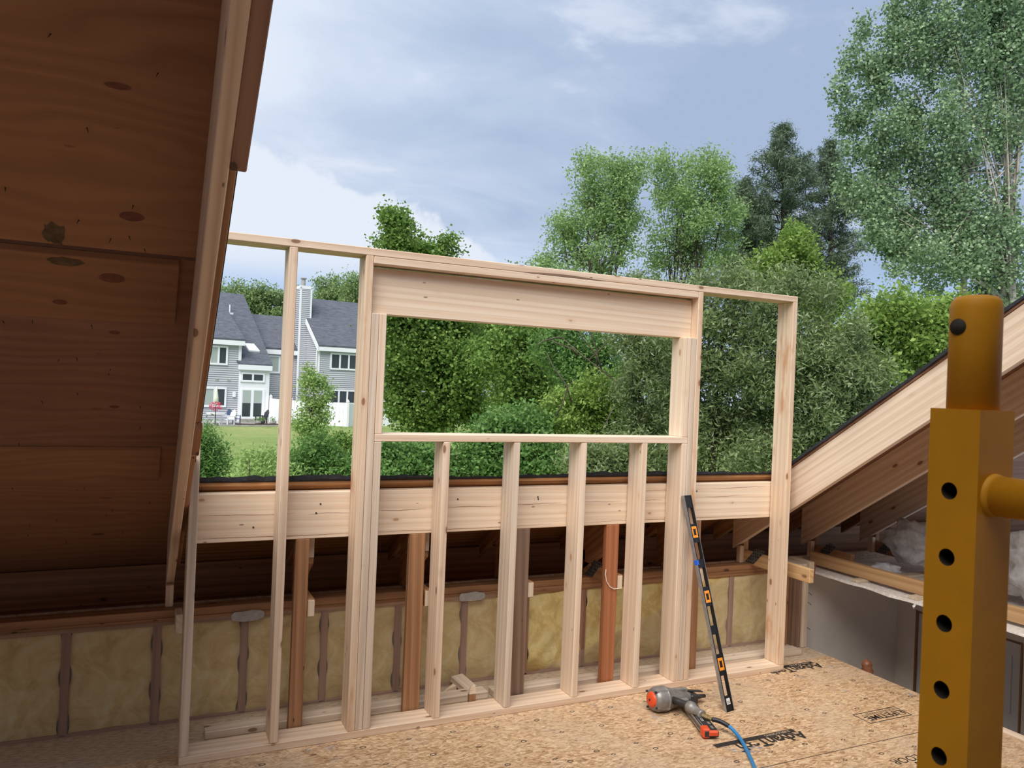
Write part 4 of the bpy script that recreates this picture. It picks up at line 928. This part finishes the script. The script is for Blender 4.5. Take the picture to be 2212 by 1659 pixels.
def tree(name, label, cat, ells, z, base_px, kind, n, leaf, seed, bark='bark', trunk_r=.14, stems=1, depth=.9, group=None, spread=None, per=6, branches=14, droop=0., lean=0, hollow=.45):
    """ells: crown ellipses (px, py, rx, ry) at depth z; built in world metres"""
    rs = np.random.RandomState(seed); rg = random.Random(seed); k = z/F_PX
    b = at(base_px, 900, z); gzv = gz(b.y); base = Vector((b.x, b.y, gzv))
    E = []
    for (px, py, rx, ry) in ells:
        c = at(px, py, z); c = c+fw*rg.uniform(-.3, .3)*rx*k; E.append((tuple(c), (rx*k, rx*k*depth, ry*k)))
    o = thing(name, label, cat, base, group=group); fr = Matrix.Translation(base)
    pts = blob_points(E, n, rs, hollow=hollow)
    pts = pts[pts[:, 2] > gzv+.1]
    lw = leaf; leaves_mesh('foliage', pts, None, per, spread or lw[0]*1.1, lw[0], lw[1], kind, o, fr, rs, droop)
    tm = MB(); top = max(E, key=lambda e: e[0][2]); tops = [Vector(e[0]) for e in E]
    for s in range(stems):
        tgt = tops[s % len(tops)]+Vector((rg.uniform(-.4, .4), rg.uniform(-.3, .3), E[s % len(E)][1][2]*.6)); st = base+Vector((rg.uniform(-.25, .25)*(stems > 1), rg.uniform(-.25, .25)*(stems > 1), -.1))
        P = [st.lerp(tgt, q)+Vector((rg.uniform(-1, 1), rg.uniform(-1, 1), 0))*.10*math.sin(math.pi*q)*(tgt-st).length*.12 for q in (0, .2, .4, .6, .8, 1)]
        tm.tube(P, [trunk_r*(1-.82*q) for q in (0, .2, .4, .6, .8, 1)], 8)
        for _ in range(branches//stems):
            q = rg.uniform(.3, .9); i = min(4, int(q*5)); a = P[i].lerp(P[i+1], q*5-i); e = Vector(pts[rg.randrange(len(pts))])
            mid = a.lerp(e, .5)+Vector((0, 0, .08*(e-a).length)); r_ = trunk_r*(1-.8*q)*.4
            tm.tube([a, mid, e], [r_, r_*.6, r_*.2], 5)
    tm.build('trunk', bark, o, fr, smooth=True); return o
def pine(name, label, px, top, bot, half, z, seed):
    rs = np.random.RandomState(seed); rg = random.Random(seed); k = z/F_PX; b = at(px, 900, z); base = Vector((b.x, b.y, gz(b.y))); tp = at(px, top, z); bt = at(px, bot, z)
    o = thing(name, label, 'tree', base); fr = Matrix.Translation(base); tm = MB(); tm.tube([base, base.lerp(tp, .5), tp], [.28, .18, .03], 8); pts = []
    nw = 24
    for w_ in range(nw):
        q = w_/nw; zz = tp.z+(bt.z-tp.z)*q**.95; wid = half*k*(.10+.95*min(1, q/.42)**.8)
        for j in range(5):
            a = rg.uniform(0, 6.28); L = wid*rg.uniform(.55, 1.15); c = Vector((tp.x, tp.y, zz)); e = c+Vector((math.cos(a)*L, math.sin(a)*L, L*rg.uniform(.15, .8)*(1-.5*q)))
            tm.tube([c, e], [.05*(.3+q), .012], 4)
            for _ in range(int(12+L*16)):
                s = rg.uniform(.30, 1.05); p = c.lerp(e, s); pts.append((p.x+rg.gauss(0, .13), p.y+rg.gauss(0, .13), p.z+rg.gauss(0, .10)+.08))
    leaves_mesh('foliage', np.array(pts), None, 7, .13, .30, .045, 'needle', o, fr, rs, -.3); tm.build('trunk', 'bark_dark', o, fr); return o

# far trees behind the houses
for k, (ell, z, n, lb) in enumerate((
    ([(505, 660, 45, 60), (470, 700, 50, 50)], 84, 900, 'pale tree behind the left house roof'),
    ([(560, 660, 40, 42), (575, 690, 45, 40)], 86, 800, 'low tree between the roof and the first stud'),
    ([(625, 670, 40, 60), (650, 690, 40, 50)], 88, 800, 'tree rising behind the chimney on its left'),
    ([(715, 650, 50, 55), (745, 680, 50, 50)], 86, 1000, 'tree behind the right house ridge'),
    ([(775, 660, 40, 70), (800, 700, 60, 70)], 82, 1000, 'tree top beside the left king stud'),
    ([(880, 690, 70, 70), (900, 760, 90, 80)], 70, 1500, 'dark distant tree seen at the window corner'),
    ([(1010, 690, 90, 80), (1000, 780, 90, 90)], 66, 1700, 'distant wood edge at the middle of the window'),
    ([(1140, 680, 90, 90), (1130, 790, 90, 90)], 62, 1800, 'distant wood edge behind the right half of the window'))):
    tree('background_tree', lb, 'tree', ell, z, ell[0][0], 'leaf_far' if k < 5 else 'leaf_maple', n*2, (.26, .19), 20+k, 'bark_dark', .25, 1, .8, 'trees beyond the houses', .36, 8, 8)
# tall trees above the frame
tree('ash_tree', 'tall light green tree left of its twin above the header', 'tree', [(1300, 385, 82, 72), (1362, 400, 50, 75), (1262, 470, 80, 62), (1345, 480, 66, 62), (1215, 520, 52, 46), (1180, 570, 46, 34), (1300, 555, 80, 50)], 40, 1292, 'leaf_ash', 4000, (.17, .085), 41, 'bark', .12, 6, .8, None, .22, 6, 60)
tree('ash_tree', 'tall light green tree right of its twin above the header', 'tree', [(1440, 390, 52, 62), (1510, 385, 72, 66), (1480, 470, 90, 66), (1560, 450, 55, 60), (1450, 545, 70, 50), (1540, 540, 70, 50)], 42, 1465, 'leaf_ash', 4000, (.17, .085), 42, 'bark_dark', .12, 5, .8, None, .22, 6, 60)
pine('pine_tree', 'tall dark pine between the twin trees and the poplar', 1692, 282, 640, 95, 45, 51)
pine('pine_tree', 'sparser dark pine right of the tallest pine', 1795, 318, 690, 80, 47, 52)
pine('pine_tree', 'dark pine crown low behind the right twin tree', 1612, 400, 660, 60, 49, 53)
tree('maple_tree', 'dark green maple filling the left of the window opening', 'tree', [(850, 470, 32, 34), (875, 520, 66, 34), (935, 532, 50, 20), (975, 520, 18, 10), (900, 640, 110, 80), (930, 730, 130, 90), (905, 820, 85, 80), (985, 800, 95, 80), (915, 890, 90, 55), (1000, 880, 55, 50)], 27, 935, 'leaf_maple', 9500, (.125, .105), 61, 'bark', .13, 1, .8, None, .15, 6, 40)
tree('poplar_tree', 'big silvery poplar rising out of the frame at upper right', 'tree', [(2190, 130, 90, 240), (1806, 205, 12, 42), (1826, 160, 11, 48), (1846, 110, 13, 52), (1866, 70, 13, 46), (1840, 240, 34, 60), (1880, 190, 36, 80), (1915, 120, 42, 80), (1942, 30, 26, 60), (2000, 60, 70, 140), (2100, 90, 100, 180), (1945, 270, 80, 100), (2060, 310, 130, 110), (1880, 370, 80, 90), (1970, 440, 120, 95), (2110, 470, 120, 110), (2010, 560, 130, 80), (2170, 600, 90, 110), (1900, 500, 80, 70)], 22, 2168, 'leaf_poplar', 15000, (.092, .080), 71, 'bark_pale', .15, 1, .7, None, .13, 6, 50)
tp = MB()
for (a, b, r_) in (((2165, 640), (2185, 260), .12), ((2185, 260), (2150, -60), .08), ((2080, 640), (2085, 330), .09), ((2085, 330), (2065, 60), .06), ((2172, 480), (2205, 330), .05), ((2085, 400), (2140, 220), .05)):
    A, B = at(a[0], a[1], 21.9), at(b[0], b[1], 22.0); tp.tube([A, A.lerp(B, .35)+Vector((.1, 0, 0)), A.lerp(B, .7)-Vector((.05, 0, 0)), B], [r_, r_*.92, r_*.85, r_*.75], 9)
pl = bpy.data.objects['poplar_tree']; tp.build('stem', 'bark_pale', pl, WM['poplar_tree'].copy(), smooth=True)
tree('young_tree', 'yellow green tree in front of the pines', 'tree', [(1720, 540, 60, 60), (1690, 600, 90, 60), (1780, 640, 80, 60), (1640, 610, 70, 50)], 29, 1700, 'leaf_bright', 2600, (.15, .09), 81, 'bark', .09, 2, .8, None, .16, 6, 24)
tree('young_tree', 'bright green tree above the right rafter', 'tree', [(1930, 690, 80, 70), (1860, 740, 80, 70), (1990, 740, 80, 70), (1930, 800, 110, 60), (2060, 690, 60, 60)], 17, 1930, 'leaf_bright', 3200, (.12, .07), 82, 'bark', .07, 2, .8, None, .12, 6, 24, droop=.3)
# willow thicket behind the right half of the frame
for k, (ell, z, n, bp, lb) in enumerate((
    ([(1545, 640, 120, 80), (1530, 740, 140, 100), (1560, 850, 150, 110), (1540, 950, 140, 90)], 15, 5600, 1545, 'large willow shrub behind the right king stud'),
    ([(1700, 680, 120, 90), (1720, 790, 140, 110), (1740, 900, 140, 110), (1660, 990, 130, 70)], 14.2, 5600, 1710, 'large willow shrub behind the end stud'),
    ([(1840, 800, 90, 110), (1810, 900, 110, 100), (1850, 960, 90, 80)], 13.6, 3400, 1830, 'willow shrub meeting the right rafter'),
    ([(1400, 640, 100, 60), (1400, 740, 90, 80), (1400, 850, 95, 100), (1410, 950, 100, 80)], 16, 4000, 1400, 'willow shrub at the right edge of the window opening'))):
    tree('willow_shrub', lb, 'shrub', ell, z, bp, 'leaf_willow', n, (.105, .030), 90+k, 'bark_dark', .05, 4, .8, 'willow thicket beyond the frame', .10, 7, 30)
for k, (ell, z, n, bp, mt, lb, lf_) in enumerate((
    ([(1190, 640, 90, 60), (1130, 620, 60, 40), (1250, 640, 80, 50)], 26, 2200, 1200, 'leaf_ash', 'leafy shrub just above the header plate', (.13, .07)),
    ([(1110, 760, 90, 70), (1150, 840, 90, 80)], 24, 2300, 1130, 'leaf_maple', 'dark leafy shrub in the middle of the window', (.13, .09)),
    ([(1240, 750, 90, 70), (1290, 800, 90, 80)], 20, 2600, 1260, 'leaf_fern', 'green shrub with bare branches in the window', (.11, .05)),
    ([(1310, 860, 80, 70), (1230, 890, 90, 60), (1320, 940, 80, 60)], 18, 2600, 1280, 'leaf_bright', 'sunlit bright green shrub low in the window', (.10, .055)),
    ([(1110, 920, 90, 50), (1060, 980, 90, 60), (1150, 1000, 80, 60)], 17, 2600, 1100, 'leaf_fern', 'shrub below the sill between the first short studs', (.10, .06)),
    ([(1290, 1010, 90, 60), (1380, 1000, 80, 60)], 15, 2200, 1320, 'leaf_willow', 'shrub below the sill between the last short studs', (.10, .035)),
    ([(880, 1000, 80, 60), (950, 1010, 70, 50), (850, 1030, 60, 50)], 17, 2200, 890, 'leaf_fern', 'shrub below the sill beside the left king stud', (.10, .06)),
    ([(445, 960, 32, 48), (455, 1010, 40, 55), (430, 1050, 60, 50)], 19, 1700, 445, 'leaf_fern', 'dark ferny bush beside the left rafter', (.12, .035)),
    ([(560, 1020, 52, 50), (530, 1060, 70, 40), (600, 1050, 60, 45)], 17, 1300, 560, 'leaf_birch', 'loose pale bush at the foot of the lawn', (.11, .035)),
    ([(690, 985, 48, 50), (665, 1030, 60, 50), (735, 1025, 55, 50)], 18, 2300, 690, 'leaf_fern', 'dense green bush between the first two studs', (.11, .045)),
    ([(740, 980, 34, 40)], 24, 700, 742, 'leaf_maple', 'small dark bush beside the king stud', (.11, .06)))):
    tree('leafy_shrub', lb, 'shrub', ell, z, bp, mt, n, lf_, 120+k, 'bark_dark', .04, 3, .8, None, lf_[0]*1.1, 6, 14, hollow=.35)
tree('young_birch', 'slender pale green tree standing in front of the houses', 'tree', [(668, 810, 12, 30), (672, 850, 24, 45), (680, 900, 36, 45), (702, 850, 14, 35), (668, 930, 40, 35)], 36, 676, 'leaf_birch', 1500, (.14, .07), 140, 'bark', .05, 2, .8, None, .13, 5, 14)
# bare branches in the window shrub
bb = MB(); rg = random.Random(8)
for (a, b) in (((1370, 870), (1215, 730)), ((1300, 800), (1245, 705)), ((1250, 770), (1190, 735)), ((1420, 900), (1340, 760)), ((1340, 830), (1390, 770)), ((1200, 900), (1240, 820)), ((1290, 790), (1275, 700)), ((1215, 730), (1160, 745)), ((1235, 870), (1180, 760)), ((1330, 850), (1300, 960)), ((1270, 780), (1340, 720))):
    A, B = at(*a, 16.8), at(*b, 16.5); bb.tube([A, A.lerp(B, .3)+Vector((.05, 0, .06)), A.lerp(B, .7)+Vector((-.04, 0, .04)), B], [.020, .017, .012, .006], 6)
bo = [o for o in bpy.data.objects if o.get('label') == 'green shrub with bare branches in the window'][0]
bb.build('bare_branches', 'bark', bo, WM[bo.name].copy(), smooth=True)
